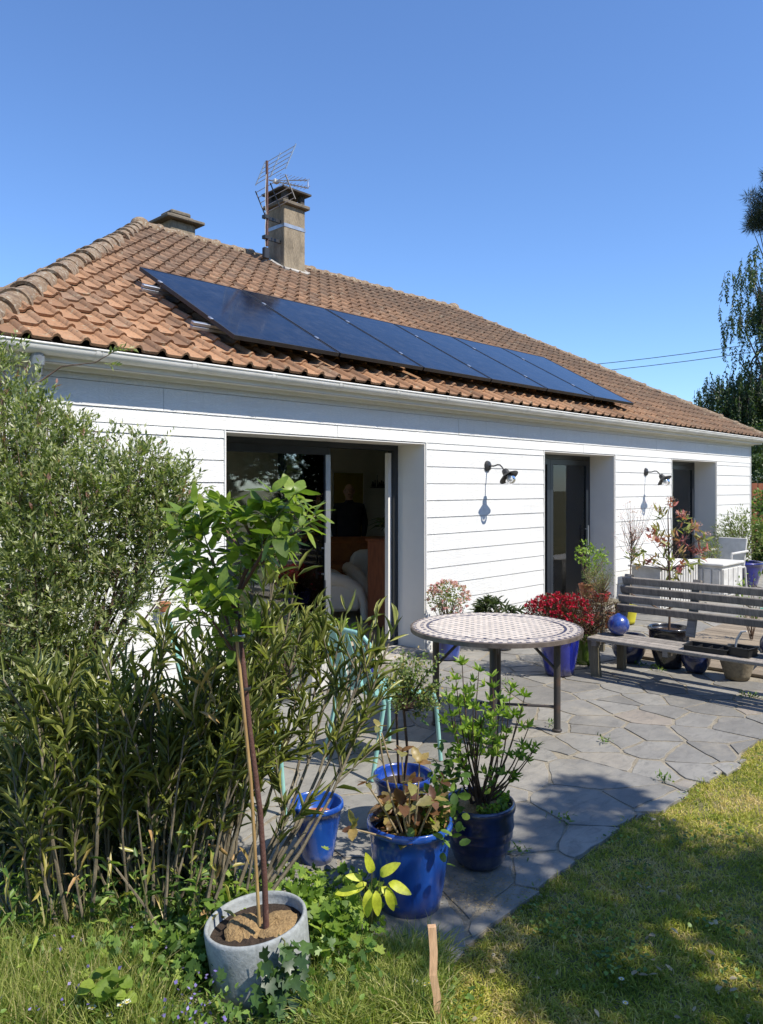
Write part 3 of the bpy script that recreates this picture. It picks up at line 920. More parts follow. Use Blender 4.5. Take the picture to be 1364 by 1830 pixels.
def slope_tiles(O, u, s, width, hl, hr, slen, mb, collect=None):
    """O eave start, u along the eave, s unit up the slope, hip insets hl/hr at the top"""
    n = u.cross(s).normalized()
    nj = int(slen / TEX)
    for j in range(nj + 1):
        sj = j * TEX
        for i in range(-1, int(width / TWD) + 2):
            x = i * TWD
            def L_(y): return hl * (sj + y) / slen
            def R_(y): return width - hr * (sj + y) / slen
            if sj + .03 > slen or x + TWD < L_(0) + .02 or x > R_(0) - .02: continue
            f = None
            y1 = min(TLN, slen - sj + .02)
            if x < L_(TLN) or x + TWD > R_(TLN) or y1 < TLN:
                f = lambda px, py, x=x, L_=L_, R_=R_: min(max(x + px, L_(py) - .02), R_(py) + .02) - x
            jz, jr, jx = random.uniform(-.003, .005), random.gauss(0, .007), random.uniform(-.003, .003)
            Mx = Matrix((u, s, n)).transposed().to_4x4()
            Mx.translation = O + u * (x + jx) + s * (sj + random.uniform(-.006, .006)) + n * jz
            Mx = Mx @ Matrix.Rotation(jr, 4, 'Z') @ Matrix.Rotation(random.gauss(0, .006), 4, 'Y')
            rec = (Mx, f, y1)
            if collect is not None and f is None:
                collect.append(((Mx.translation - cam.location).length, Mx))
            else:
                vs, fs = tile_geo(f)
                if y1 < TLN: vs = [(a_, min(b2, y1), c2) for a_, b2, c2 in vs]
                mb.cr = random.random()
                mb.add(vs, fs, Mx)
rest = MB()
sl_ = math.hypot(RY - EY, RZ - EZ)
sdir = Vector((0, RY - EY, RZ - EZ)).normalized()
slope_tiles(Vector((EX0, EY - .02, EZ - .011)), Vector((1, 0, 0)), sdir, EX1 - EX0, RX0 - EX0, EX1 - RX1, sl_, rest, nearest)
nearest.sort(key=lambda a_: a_[0])
vo = roof
for k, (d_, Mx) in enumerate(nearest):
    if k < 290:
        o = bpy.data.objects.new('roof_tile', random.choice(variants)); link(o)
        wpar(o, roof); o.matrix_basis = Mx
    else:
        rest.cr = random.random(); rest.add(*tile_geo(), Mx)
esl = math.hypot(RX0 - EX0, RZ - EZ)
slope_tiles(Vector((EX0, BY, EZ - .011)), Vector((0, -1, 0)), Vector((RX0 - EX0, 0, RZ - EZ)).normalized(), BY - EY, RY - EY, RY - EY, esl, rest)
slope_tiles(Vector((EX1, EY, EZ - .011)), Vector((0, 1, 0)), Vector((RX1 - EX1, 0, RZ - EZ)).normalized(), BY - EY, RY - EY, RY - EY, esl, rest)
o = rest.build('roof_tiles_far', M['tile'], roof, True, world=True); o['kind'] = 'stuff'
mb = MB(); mb.add([(EX0, BY, EZ), (EX1, BY, EZ), (RX1, RY, RZ + .02), (RX0, RY, RZ + .02)], [(0, 1, 2, 3)])
hpart(mb, 'rear_slope', M['tile'], roof)
# ridge and hip tiles
def ridge_geo(L_, r0=.112, r1=.104, n=11):
    vs = []; fs = []
    rings = [(-.002, r0 + .012, 0), (0.0, r0 + .016, 1), (.05, r0 + .016, 1), (.062, r0, 1), (L_, r1, 1)]
    rings = [(0, r0 - .012), (0, r0 + .014), (.045, r0 + .015), (.065, r0), (L_, r1)]
    for y, r_ in rings:
        for k in range(n):
            a_ = math.pi * (-.06 + 1.12 * k / (n - 1))
            vs.append((r_ * math.cos(a_), y, r_ * math.sin(a_)))
    for i in range(len(rings) - 1):
        for k in range(n - 1): fs.append((i * n + k, (i + 1) * n + k, (i + 1) * n + k + 1, i * n + k + 1))
    return vs, fs
rvar = []
for k in range(3):
    m_ = MB(); m_.add(*ridge_geo(.36)); rvar.append(m_.mesh('ridge_tile', M['ridge'], True))
def ridge_line(p, q, step=.33, lift=-.035, collect=None):
    p = Vector(p); q = Vector(q); d = (q - p); L_ = d.length; d.normalize()
    x = d.cross(Vector((0, 0, 1))).normalized(); z = x.cross(d)
    n = int(L_ / step)
    for k in range(n + 1):
        Mx = Matrix((x, d, z)).transposed().to_4x4()
        Mx.translation = p + d * (k * L_ / (n + 1)) + z * (lift + random.uniform(-.006, .008)) + x * random.uniform(-.008, .008)
        Mx = Mx @ Matrix.Rotation(random.gauss(0, .02), 4, 'Z') @ Matrix.Rotation(random.gauss(0, .015), 4, 'X')
        if collect is not None: collect.add(*ridge_geo(.36), Mx); continue
        o = bpy.data.objects.new('ridge_tile', random.choice(rvar)); link(o); wpar(o, roof); o.matrix_basis = Mx
AP0 = (RX0, RY, RZ); AP1 = (RX1, RY, RZ)
ridge_line((EX0 - .02, EY - .03, EZ), AP0)
ridge_line(AP1, AP0)
ridge_line((EX1 + .02, EY - .03, EZ), AP1)
bk = MB(); ridge_line((EX0, BY, EZ), AP0, collect=bk); ridge_line((EX1, BY, EZ), AP1, collect=bk)
hpart(bk, 'rear_hip', M['ridge'], roof, True)
for P_ in (AP0, AP1):
    m_ = MB(); m_.lathe([(.0, .125), (.06, .115), (.11, .08), (.135, .02), (.145, -.05)], 14, Matrix.Translation(P_)); hpart(m_, 'ridge_end_cap', M['ridge'], roof, True)

# ---- chimneys
cx0, cx1, cy0, cy1 = 7.48, 7.90, 9.34, 9.75
ch = MB()
zt = 6.12
ch.box(((cx0 + cx1) / 2, (cy0 + cy1) / 2, (4.9 + zt) / 2), (cx1 - cx0, cy1 - cy0, zt - 4.9), ch=.008)
chim = hpart(ch, 'chimney', M['chimney'], roof)
C0 = ((cx0 + cx1) / 2, (cy0 + cy1) / 2)
m_ = MB(); m_.box((C0[0], C0[1], zt + .03), (.54, .53, .06), ch=.012); m_.build('crown_slab', M['slab'], chim, world=True)
for sx in (-1, 1):
    for sy in (-1, 1):
        m_ = MB(); m_.box((C0[0] + sx * .165, C0[1] + sy * .16, zt + .14), (.085, .085, .17), ch=.006); m_.build('cowl_pillar', M['slab_dark'], chim, world=True)
m_ = MB(); m_.add([(C0[0] - .28, C0[1] - .28, zt + .222), (C0[0] + .28, C0[1] - .28, zt + .222), (C0[0] + .28, C0[1] + .28, zt + .222), (C0[0] - .28, C0[1] + .28, zt + .222),
       (C0[0] - .28, C0[1] - .28, zt + .25), (C0[0] + .28, C0[1] - .28, zt + .25), (C0[0] + .28, C0[1] + .28, zt + .25), (C0[0] - .28, C0[1] + .28, zt + .25), (C0[0], C0[1], zt + .31)],
       [(0, 3, 2, 1), (0, 1, 5, 4), (1, 2, 6, 5), (2, 3, 7, 6), (3, 0, 4, 7), (4, 5, 8), (5, 6, 8), (6, 7, 8), (7, 4, 8)])
m_.build('chimney_cowl', M['slab_dark'], chim, world=True)
m_ = MB(); m_.box((C0[0], C0[1], 5.80), (cx1 - cx0 + .012, cy1 - cy0 + .012, .055)); m_.build('metal_band', M['zinc'], chim, world=True)
def zroof(y): return EZ + KS * (y - EY)
m_ = MB()
for (xa, ya, xb, yb) in ((cx0 - .03, cy0 - .02, cx0 - .03, cy1), (cx0 - .03, cy0 - .03, cx1 + .05, cy0 - .03), (cx1 + .03, cy0 - .02, cx1 + .03, cy1)):
    pts = [(xa + (xb - xa) * t / 6 + random.uniform(-.008, .008), ya + (yb - ya) * t / 6, zroof(ya + (yb - ya) * t / 6) + .045) for t in range(7)]
    m_.tube(pts, [random.uniform(.03, .05) for _ in pts], 7)
m_.build('flashing', M['lead'], chim, True, world=True)
m_ = MB(); m_.box((6.22, 10.38, 5.38), (.42, .42, .68), ch=.01); c2 = hpart(m_, 'small_chimney', M['chimney'], roof)
m_ = MB(); m_.box((6.22, 10.38, 5.745), (.64, .62, .05), ch=.012); m_.build('crown_slab', M['slab'], c2, world=True)
m_ = MB(); m_.box((6.22, 10.38, 5.80), (.40, .36, .06), ch=.01); m_.box((6.22, 10.38, 5.865), (.34, .32, .07), ch=.02); m_.build('cap_blocks', M['slab'], c2, world=True)

# ---- TV aerial on the chimney
mx, my = 7.21, 9.42
aer = thing('television_aerial', 'rusty mast with a silver grid television aerial strapped to the tall chimney', 'aerial', (mx, my, 5.35))
def A(mb, name, m, sm=True): return mb.build(name, m, aer, sm, world=True)
m_ = MB(); m_.tube([(mx, my, 5.42), (mx, my, 6.72)], .021, 8); A(m_, 'mast', M['bark_red'])
for z in (5.86, 5.55):
    m_ = MB(); m_.box(((mx + cx0) / 2, my + .02, z), (cx0 - mx + .02, .03, .05)); m_.box((mx - .03, my, z), (.07, .08, .05)); A(m_, 'bracket', M['black'], False)
m_ = MB(); m_.box((mx - .035, my - .02, 5.30), (.10, .07, .17), ch=.01); A(m_, 'amplifier_box', M['black'], False)
m_ = MB(); m_.tube([(mx - .02, my, 5.24), (mx - .015, my - .02, 5.05), (mx + .05, my - .10, 4.93), (mx + .16, my - .25, 4.93), (mx + .30, my - .36, 4.95)], .007, 6)
m_.tube([(mx - .03, my - .02, 6.5), (mx - .05, my - .02, 6.1), (mx - .03, my - .02, 5.9), (mx - .05, my - .02, 5.7), (mx - .03, my, 5.4)], .005, 5); A(m_, 'cable', M['whitebox'])
# corner reflector: two grids folded about a horizontal line across the boom
bd = (FW * -.30 + RT * 1.0).normalized()                # boom direction: towards the right
bd = Vector((bd.x, bd.y, -.16)).normalized()
gd = Vector((-bd.y, bd.x, 0)).normalized()              # grid bars direction
gd = (RT * .80 - FW * .62).normalized(); gd = Vector((gd.x, gd.y, .15)).normalized()
apex = Vector((mx + .04, my, 6.44))
lens = .66
for s_, nm in ((1, 'upper_grid'), (-1, 'lower_grid')):
    lift = Vector((0, 0, s_ * 1.0)) + FW * .1 - (RT * .12 if s_ > 0 else RT * .28) * -s_
    lift = Vector((0, 0, s_)) + RT * (.42 if s_ > 0 else .40)
    lift.normalize()
    m_ = MB()
    for k in range(5):
        c0 = apex + lift * (.07 + .088 * k) 
        m_.tube([c0 - gd * lens * .5, c0 + gd * lens * .5], .0055, 5)
    A(m_, nm, M['alu'])
    for q in (-.5, 0, .5):
        m_ = MB(); m_.tube([apex + lift * .05 + gd * lens * q, apex + lift * .45 + gd * lens * q], .011, 6); A(m_, 'grid_rail', M['alu'] if s_ > 0 else M['steel'])
b0 = apex; b1 = apex + RT * .62 + FW * -.25 + Vector((0, 0, -.22))
m_ = MB(); m_.tube([b0, b1], .011, 6); m_.tube([b0 + Vector((.1, 0, .02)), b1 + Vector((0, 0, .12))], .009, 6); m_.tube([b1, b1 + Vector((0, 0, .13))], .014, 6); A(m_, 'boom', M['alu'])
el = FW.copy()
m_ = MB()
for k in range(9):
    t = .25 + .09 * k
    c0 = b0.lerp(b1, t); m_.tube([c0 - gd * .07, c0 + gd * .07], .004, 4); c0 = c0 + Vector((0, 0, .11)); m_.tube([c0 - gd * .06, c0 + gd * .06], .004, 4)
A(m_, 'elements', M['alu'])
m_ = MB(); m_.box(tuple(b0.lerp(b1, .18)), (.09, .07, .06), ch=.01); A(m_, 'dipole_box', M['whitebox'], False)

# ---- solar panels
pn = Vector((0, -KS, 1)).normalized()
PW = PX = None
px0, ps0, pw, plen, off = 3.66, 0.24, 1.18, 1.77, .15
eave = Vector((0, EY, EZ))
lbl = ['leftmost solar panel, with bare rail ends showing beside it', 'second solar panel from the left, mirroring the chimney', 'third solar panel from the left on the roof',
       'fourth solar panel from the left on the roof', 'fifth solar panel, beside the last one on the right', 'rightmost solar panel, nearest the far hip of the roof']
for k in range(6):
    x = px0 + k * pw
    t_ = thing('solar_panel', lbl[k], 'solar panel', (x, EY, EZ), 0, 'black solar panels in a row on the tiled roof')
    Mx = Matrix((Vector((1, 0, 0)), sdir, pn)).transposed().to_4x4()
    Mx.translation = Vector((x, EY, EZ)) + sdir * ps0 + pn * off
    def pb(mb, name, m):
        mb.v = [Mx @ v for v in mb.v]
        return mb.build(name, m, t_, world=True)
    w_, l_ = pw - .022, plen
    m_ = MB(); fw_ = .014
    for c_, d_ in (((fw_ / 2, l_ / 2, .0175), (fw_, l_, .036)), ((w_ - fw_ / 2, l_ / 2, .0175), (fw_, l_, .036)), ((w_ / 2, fw_ / 2, .0175), (w_ - 2 * fw_, fw_, .036)), ((w_ / 2, l_ - fw_ / 2, .0175), (w_ - 2 * fw_, fw_, .036))):
        m_.box(c_, d_)
    pb(m_, 'frame', M['black'])
    m_ = MB(); m_.box((w_ / 2, l_ / 2, .029), (w_ - 2 * fw_ - .001, l_ - 2 * fw_ - .001, .008)); pb(m_, 'glass', M['pv'])
    for ss in (.38, l_ - .45):
        m_ = MB(); m_.box((-.011, ss, .037), (.03, .05, .012), ch=.003); pb(m_, 'clamp', M['alu'])
for ss, lb in ((ps0 + .38, 'lower aluminium rail carrying the solar panels'), (ps0 + plen - .45, 'upper aluminium rail carrying the solar panels')):
    m_ = MB()
    Mx = Matrix((Vector((1, 0, 0)), sdir, pn)).transposed().to_4x4()
    x0 = px0 - .16
    for dz in (0, 1): m_.box((px0 + 3 * pw - .04, 0, off - .03 - dz * .034), (6 * pw + .26, .042, .030), ch=.004)
    for k in range(8): m_.box((px0 + .3 + k * .95, 0, off - .085), (.04, .06, .10))
    Mx.translation = Vector((0, EY, EZ)) + sdir * ss
    m_.v = [Mx @ v for v in m_.v]
    o = m_.build('mounting_rail', M['alu'])
    tag(o, lb, 'rail', 'mounting rails under the solar panels')

# ---- wall lamps
def wall_lamp(x, z, label, group='black swan neck wall lamps on the boarding'):
    t_ = thing('wall_lamp', label, 'lamp', (x, WY - .02, z), 0, group)
    Rx = Matrix.Rotation(R(90), 4, 'X')
    m_ = MB(); m_.lathe([(0, .028), (.035, .026), (.055, .016), (.062, .0), (.062, -.004)], 24, Rx); m_.build('wall_plate', M['black'], t_, True)
    m_ = MB(); pts = [(0, -.02, 0), (0, -.09, -.002), (0, -.14, .012), (0, -.175, .008), (0, -.205, -.02), (0, -.235, -.06)]
    m_.tube(pts, .0085, 8); m_.build('arm', M['black'], t_, True)
    hd = Matrix.Translation((0, -.235, -.055)) @ Matrix.Rotation(R(-38), 4, 'X')
    m_ = MB(); m_.lathe([(0, .012), (.03, .008), (.040, -.02), (.042, -.045), (.055, -.055), (.115, -.092), (.118, -.098), (.112, -.096), (.052, -.062), (.036, -.05)], 28, hd); m_.build('shade', M['black'], t_, True)
    m_ = MB(); m_.lathe([(.030, -.05), (.048, -.07), (.058, -.10), (.060, -.13), (.050, -.16), (.030, -.178), (.0, -.184)], 24, hd); m_.build('glass_cover', M['lampglass'], t_, True)
    m_ = MB(); m_.lathe([(.012, -.05), (.014, -.075), (.028, -.095), (.033, -.115), (.028, -.135), (.012, -.148), (0, -.15)], 18, hd); m_.build('bulb', M['bulb'], t_, True)
    return t_
wall_lamp(7.18, 1.985, 'black wall lamp between the open sliding door and the tall middle door')
wall_lamp(11.22, 1.975, 'black wall lamp between the middle door and the far right door')

# ================================================================== interior things
def uv_blob(mb, c, r, n=14, k=9, sq=1.0, M_=None):
    vs = []; fs = []
    for i in range(k + 1):
        th = math.pi * i / k
        for j in range(n):
            ph = 2 * math.pi * j / n
            def sg(v): return math.copysign(abs(v) ** sq, v)
            vs.append((c[0] + r[0] * sg(math.sin(th)) * sg(math.cos(ph)), c[1] + r[1] * sg(math.sin(th)) * sg(math.sin(ph)), c[2] + r[2] * sg(math.cos(th))))
    for i in range(k):
        for j in range(n): fs.append((i * n + j, (i + 1) * n + j, (i + 1) * n + (j + 1) % n, i * n + (j + 1) % n))
    mb.add(vs, fs, M_)

def armchair(loc, rz, label):
    t_ = thing('armchair', label, 'armchair', loc, rz, 'cream armchairs inside the living room')
    m_ = MB(); uv_blob(m_, (0, -.02, .33), (.34, .34, .13), sq=.5); m_.build('seat', M['cream_fabric'], t_, True)
    m_ = MB(); uv_blob(m_, (0, .30, .52), (.36, .10, .34), sq=.55); m_.build('backrest', M['cream_fabric'], t_, True)
    for s_ in (-1, 1):
        m_ = MB()
        pts = [(s_ * .36, .34, .60), (s_ * .38, .15, .58), (s_ * .38, -.10, .52), (s_ * .38, -.27, .42), (s_ * .37, -.34, .25), (s_ * .36, -.36, .03)]
        m_.tube(pts, [.09, .09, .085, .075, .065, .05], 10); m_.box((s_ * .37, .02, .33), (.10, .62, .36), ch=.045); m_.build('armrest', M['cream_fabric'], t_, True)
        m_ = MB(); m_.tube([(s_ * .30, .33, .30), (s_ * .31, .36, .02)], [.05, .035], 8); m_.build('leg', M['cabinet'], t_, True)
    return t_
armchair((6.75, 7.45, .03), R(60), 'cream armchair seen through the open door, left of the other one')
armchair((7.50, 7.25, .03), R(-20), 'cream armchair beside the reddish wooden cabinet')
t_ = thing('sofa', 'rust brown velvet sofa behind the cream armchairs indoors', 'sofa', (7.9, 8.2, .03), R(-40))
m_ = MB(); m_.box((0, 0, .28), (1.9, .85, .34), ch=.08); m_.build('base', M['rust_fabric'], t_)
m_ = MB(); m_.box((0, .34, .65), (1.9, .24, .62), ch=.09); m_.build('backrest', M['rust_fabric'], t_)
for s_ in (-1, 1):
    m_ = MB(); m_.box((s_ * .86, 0, .48), (.22, .88, .40), ch=.08); m_.build('armrest', M['rust_fabric'], t_)
    m_ = MB(); m_.box((s_ * .42, -.06, .52), (.72, .62, .16), ch=.06); m_.build('cushion', M['rust_fabric'], t_)
t_ = thing('wooden_cabinet', 'tall reddish wooden cabinet just inside the open door', 'cabinet', (6.82, 6.42, .03), R(0))
m_ = MB(); m_.box((0, 0, .55), (.46, .40, 1.02)); m_.build('body', M['cabinet'], t_)
m_ = MB(); m_.box((0, 0, 1.08), (.52, .45, .035), ch=.01); m_.build('top', M['cabinet'], t_)
for z in (.25, .53, .82):
    m_ = MB(); m_.box((0, -.205, z), (.40, .02, .24), ch=.006); m_.build('drawer', M['cabinet'], t_)
t_ = thing('house_plant', 'drooping green house plant on top of the wooden cabinet', 'plant', (6.80, 6.44, 1.13))
m_ = MB(); m_.lathe([(.06, 0), (.09, .12), (.08, .12), (.0, .11)], 16); m_.build('pot', M['whitebox'], t_, True)
n = 42; a_ = rng.random(n) * 6.28; el_ = rng.uniform(.5, 1.2, n)
leaves('leaves', np.tile([0, 0, .12], (n, 1)) + rng.normal(0, .02, (n, 3)), np.stack([np.cos(a_) * np.cos(el_), np.sin(a_) * np.cos(el_), np.sin(el_)], 1), rng.uniform(.22, .42, n), .032, M['lf_dark'], t_, TL, bend=.5)
t_ = thing('wall_shelf', 'small dark shelf with a row of little black figures on the back wall', 'shelf', (9.95, 9.72, 1.74))
m_ = MB(); m_.box((0, 0, 0), (.34, .08, .015)); m_.build('board', M['black'], t_)
for k, (h_, w_) in enumerate([(.10, .05), (.13, .03), (.22, .02), (.09, .06), (.12, .05), (.10, .04)]):
    m_ = MB(); m_.lathe([(w_ / 2, .01), (w_ / 2, h_ * .5), (w_ * .25, h_ * .7), (w_ * .3, h_), (0, h_ + .01)], 8, Matrix.Translation((-.14 + k * .055, 0, 0))); m_.build('figurine', M['black'], t_, True)
t_ = thing('picture', 'dark green framed picture on the inner wall, behind the left glass', 'picture', (6.25, 9.72, 1.62))
m_ = MB(); frame_rect(m_, -.35, .35, -.25, .25, 0, .03, .03); m_.build('frame', M['black'], t_)
m_ = MB(); m_.box((0, .005, 0), (.64, .012, .44)); m_.build('canvas', M['green_tin'], t_)
t_ = thing('floral_armchair', 'pale winged armchair standing just behind the middle door', 'armchair', (9.62, 6.05, .03), R(100), None)
m_ = MB(); m_.box((0, -.05, .38), (.55, .5, .16), ch=.05); m_.build('seat', M['cream_fabric'], t_)
m_ = MB(); m_.tube([(0, .22, .40), (0, .27, .75), (0, .32, 1.02)], [.16, .20, .12], 12); m_.build('backrest', M['cream_fabric'], t_, True)
for s_ in (-1, 1):
    for y in (-.24, .2):
        m_ = MB(); m_.tube([(s_ * .22, y, .32), (s_ * .23, y, 0)], [.025, .016], 6); m_.build('leg', M['cabinet'], t_, True)

# ---- the man inside
def skin_body(name, joints, edges, radii, m, parent, sub=2, root=0):
    me = bpy.data.meshes.new(name)
    me.from_pydata(joints, edges, [])
    o = bpy.data.objects.new(name, me); link(o, parent)
    md = o.modifiers.new('skin', 'SKIN'); md.use_smooth_shade = True
    for i, r_ in enumerate(radii):
        q = me.skin_vertices[0].data[i]
        q.radius = r_ if isinstance(r_, tuple) else (r_, r_)
        q.use_root = (i == root)
    s = o.modifiers.new('subd', 'SUBSURF'); s.levels = sub; s.render_levels = sub
    me.materials.append(m)
    return o
man = thing('person', 'man in dark long sleeved top and glasses standing indoors behind the sofa', 'person', (8.30, 8.75, .03), R(-42))
J = [(0, 0, .92), (0, 0, 1.15), (0, .01, 1.36), (0, .0, 1.47), (0, -.02, 1.55),
     (-.19, .01, 1.40), (-.25, .02, 1.15), (-.22, -.06, .93), (.19, .01, 1.40), (.25, .02, 1.15), (.22, -.06, .93),
     (-.10, 0, .88), (-.11, .0, .48), (-.12, .03, .08), (.10, 0, .88), (.11, .0, .48), (.12, .03, .08), (-.13, -.12, .04), (.13, -.12, .04)]
E_ = [(0, 1), (1, 2), (2, 3), (3, 4), (2, 5), (5, 6), (6, 7), (2, 8), (8, 9), (9, 10), (0, 11), (11, 12), (12, 13), (0, 14), (14, 15), (15, 16), (13, 17), (16, 18)]
Rr = [(.17, .13), (.19, .14), (.18, .12), (.07, .07), (.055, .055), .075, .055, .042, .075, .055, .042, .11, .075, .05, .11, .075, .05, .04, .04]
skin_body('body', J, E_, Rr, M['dark_cloth'], man)
m_ = MB(); uv_blob(m_, (0, -.02, 1.645), (.078, .098, .118), 18, 12); uv_blob(m_, (0, -.12, 1.635), (.014, .022, .022), 8, 6)
for s_ in (-1, 1): uv_blob(m_, (s_ * .08, -.01, 1.645), (.012, .022, .032), 8, 6)
m_.tube([(0, 0, 1.46), (0, -.01, 1.58)], [.058, .055], 12)
m_.build('head', M['skin'], man, True)
m_ = MB()
for s_ in (-1, 1):
    m_.lathe([(.026, -.002), (.029, 0), (.026, .002)], 16, Matrix.Translation((s_ * .034, -.118, 1.66)) @ Matrix.Rotation(R(90), 4, 'X'), close=True)
    m_.tube([(s_ * .06, -.115, 1.665), (s_ * .08, -.01, 1.66)], .003, 5)
m_.build('glasses', M['black'], man)
m_ = MB(); m_.box((0, -.118, 1.598), (.045, .012, .008), ch=.003); m_.build('mouth', M['dark_cloth'], man)
for s_ in (-1, 1):
    hx, hy, hz = s_ * .22, -.075, .86
    J2 = [(hx, -.06, .93), (hx, hy, hz), ]
    E2 = [(0, 1)]; R2 = [.026, (.020, .036)]
    for q, ln in enumerate((.07, .08, .075, .06)):
        b0 = len(J2); yy = hy - .03 + .02 * q
        J2 += [(hx, yy, hz - .035), (hx - s_ * .006, yy, hz - .04 - ln * .55), (hx - s_ * .018, yy, hz - .04 - ln)]
        E2 += [(1, b0), (b0, b0 + 1), (b0 + 1, b0 + 2)]; R2 += [.0105, .0095, .008]
    b0 = len(J2); J2 += [(hx - s_ * .015, hy - .035, hz + .005), (hx - s_ * .03, hy - .055, hz - .035)]
    E2 += [(1, b0), (b0, b0 + 1)]; R2 += [.011, .009]
    skin_body('hand', J2, E2, R2, M['skin'], man, 1, 1)

# ================================================================== round mosaic table
TX, TY, TZ = 4.53, 3.25, .745
tb = thing('round_table', 'round garden table with cream and blue mosaic top on dark steel legs', 'table', (TX, TY, 0), R(-8))
TRr = .61
m_ = MB(); m_.lathe([(0, TZ - .038), (TRr - .02, TZ - .038), (TRr, TZ - .034), (TRr + .002, TZ - .004), (TRr - .004, TZ), (TRr - .012, TZ), (TRr - .012, TZ - .006), (0, TZ - .006)], 72)
top = m_.build('table_top', M['rim'], tb, True)
m_ = MB(); m_.lathe([(0, TZ - .010), (TRr - .013, TZ - .010), (TRr - .013, TZ - .0035), (0, TZ - .0035)], 72); m_.build('mosaic_bed', M['grout'], top)
P_ = .0575
oct_ = []
h_ = P_ / 2 - .0015; c_ = .0135
oct_ = [(-h_ + c_, -h_), (h_ - c_, -h_), (h_, -h_ + c_), (h_, h_ - c_), (h_ - c_, h_), (-h_ + c_, h_), (-h_, h_ - c_), (-h_, -h_ + c_)]
cm = MB(); cm.prism(oct_, 0, .0035); cme = cm.mesh('mosaic_tile', M['cream_tile'])
bl = MB()
nq = int(.5 / P_) + 1
for i in range(-nq, nq + 1):
    for j in range(-nq, nq + 1):
        x, y = i * P_, j * P_
        rr = math.hypot(x, y)
        if rr < .478:
            if rr < .478 - .026:
                o = bpy.data.objects.new('mosaic_tile', cme); link(o, top); o.location = (x, y, TZ - .0035 + random.uniform(0, .0006))
            else:
                pl = [(x + a_, y + b_) for a_, b_ in oct_]
                pl = [(a_ * min(1, .476 / math.hypot(a_, b_)), b_ * min(1, .476 / math.hypot(a_, b_))) for a_, b_ in pl]
                mm = MB(); mm.prism(pl, TZ - .0035, TZ); mm.build('mosaic_tile', M['cream_tile'], top)
        x += P_ / 2; y += P_ / 2
        if math.hypot(x, y) < .462:
            q = c_ - .0015
            bl.prism([(x - q, y), (x, y - q), (x + q, y), (x, y + q)], TZ - .0035, TZ + .0003)
def ring_tiles(mb, r0, r1, n, ph, skip=None, g=.0012):
    for k in range(n):
        if skip and k % 2 == skip - 1: continue
        a0 = 2 * math.pi * (k + ph) / n + g / r0; a1 = 2 * math.pi * (k + 1 + ph) / n - g / r0
        mb.prism([(r0 * math.cos(a0), r0 * math.sin(a0)), (r1 * math.cos(a0), r1 * math.sin(a0)), (r1 * math.cos(a1), r1 * math.sin(a1)), (r0 * math.cos(a1), r0 * math.sin(a1))], TZ - .0035, TZ + .0002)
ring_tiles(bl, .480, .496, 110, 0); ring_tiles(bl, .520, .540, 96, 0, 1); ring_tiles(bl, .572, .592, 120, 0, 1)
wt = MB(); ring_tiles(wt, .498, .518, 110, 0); ring_tiles(wt, .520, .540, 96, 0, 2); ring_tiles(wt, .542, .570, 84, 0); ring_tiles(wt, .572, .592, 120, 0, 2)
o = bl.build('blue_mosaic', M['blue_tile'], top); o['kind'] = 'stuff'
o = wt.build('border_mosaic', M['cream_tile'], top); o['kind'] = 'stuff'
LG = [gp(998, 1310), gp(775, 1296), gp(882, 1338)]
ctr = Vector((TX, TY, 0))
angs = [math.atan2(p.y - TY, p.x - TX) for p in LG]
rl = .43
base_a = angs[2]
for k in range(4):
    a_ = base_a + k * math.pi / 2 + R(8)
    x, y = rl * math.cos(a_), rl * math.sin(a_)
    m_ = MB(); m_.tube([(x, y, .012), (x, y, TZ - .036)], .0245, 14); m_.lathe([(.0, .0), (.034, .0), (.034, .010), (.026, .016), (0, .018)], 14, Matrix.Translation((x, y, .02)))
    lg = m_.build('leg', M['steel'], tb, True)
    m_ = MB(); m_.tube([(x * .96, y * .96, .46), (x * .42, y * .42, TZ - .04)], .011, 8); m_.build('brace', M['steel'], tb, True)
for k in range(2):
    a_ = base_a + k * math.pi / 2 + R(8)
    m_ = MB(); m_.tube([(rl * math.cos(a_), rl * math.sin(a_), .17 + .02 * k), (-rl * math.cos(a_), -rl * math.sin(a_), .17 + .02 * k)], .010, 8); m_.build('stretcher', M['steel'], tb, True)
m_ = MB(); m_.lathe([(rl + .03, .10), (rl + .045, .10), (rl + .045, .115), (rl + .03, .115)], 4, Matrix.Rotation(base_a + R(8), 4, 'Z'), close=True)

# ================================================================== bench
bn = thing('bench', 'long weathered grey slatted bench with empty back facing the table', 'bench', (6.6, 2.3, 0))
by0, by1 = 1.25, 3.53
L_ = by1 - by0
Rz90 = Matrix.Rotation(R(90), 4, 'Z')
def wood_bar(name, c, length, w, th, m, parent, tilt=0):
    m_ = MB()
    n = 14
    vs = []
    m_.box((0, 0, 0), (length, w, th), ch=.005)
    o = m_.build(name, m, None)
    wpar_m = Matrix.Translation(c) @ Rz90 @ Matrix.Rotation(tilt, 4, 'X')
    wpar(o, parent); o.matrix_basis = wpar_m
    return o
for k in range(4):
    wood_bar('seat_slat', (6.37 + k * .098, (by0 + by1) / 2 + random.uniform(-.01, .01), .365), L_, .086, .030, M['grey_wood'], bn)
for k in range(4):
    z = .595 + k * .084; x = 6.86 + k * .030
    wood_bar('back_slat', (x, (by0 + by1) / 2 - .02 + random.uniform(-.012, .012), z), L_ - .03, .070, .026, M['grey_wood'], bn, R(90 + 18) if False else R(72))
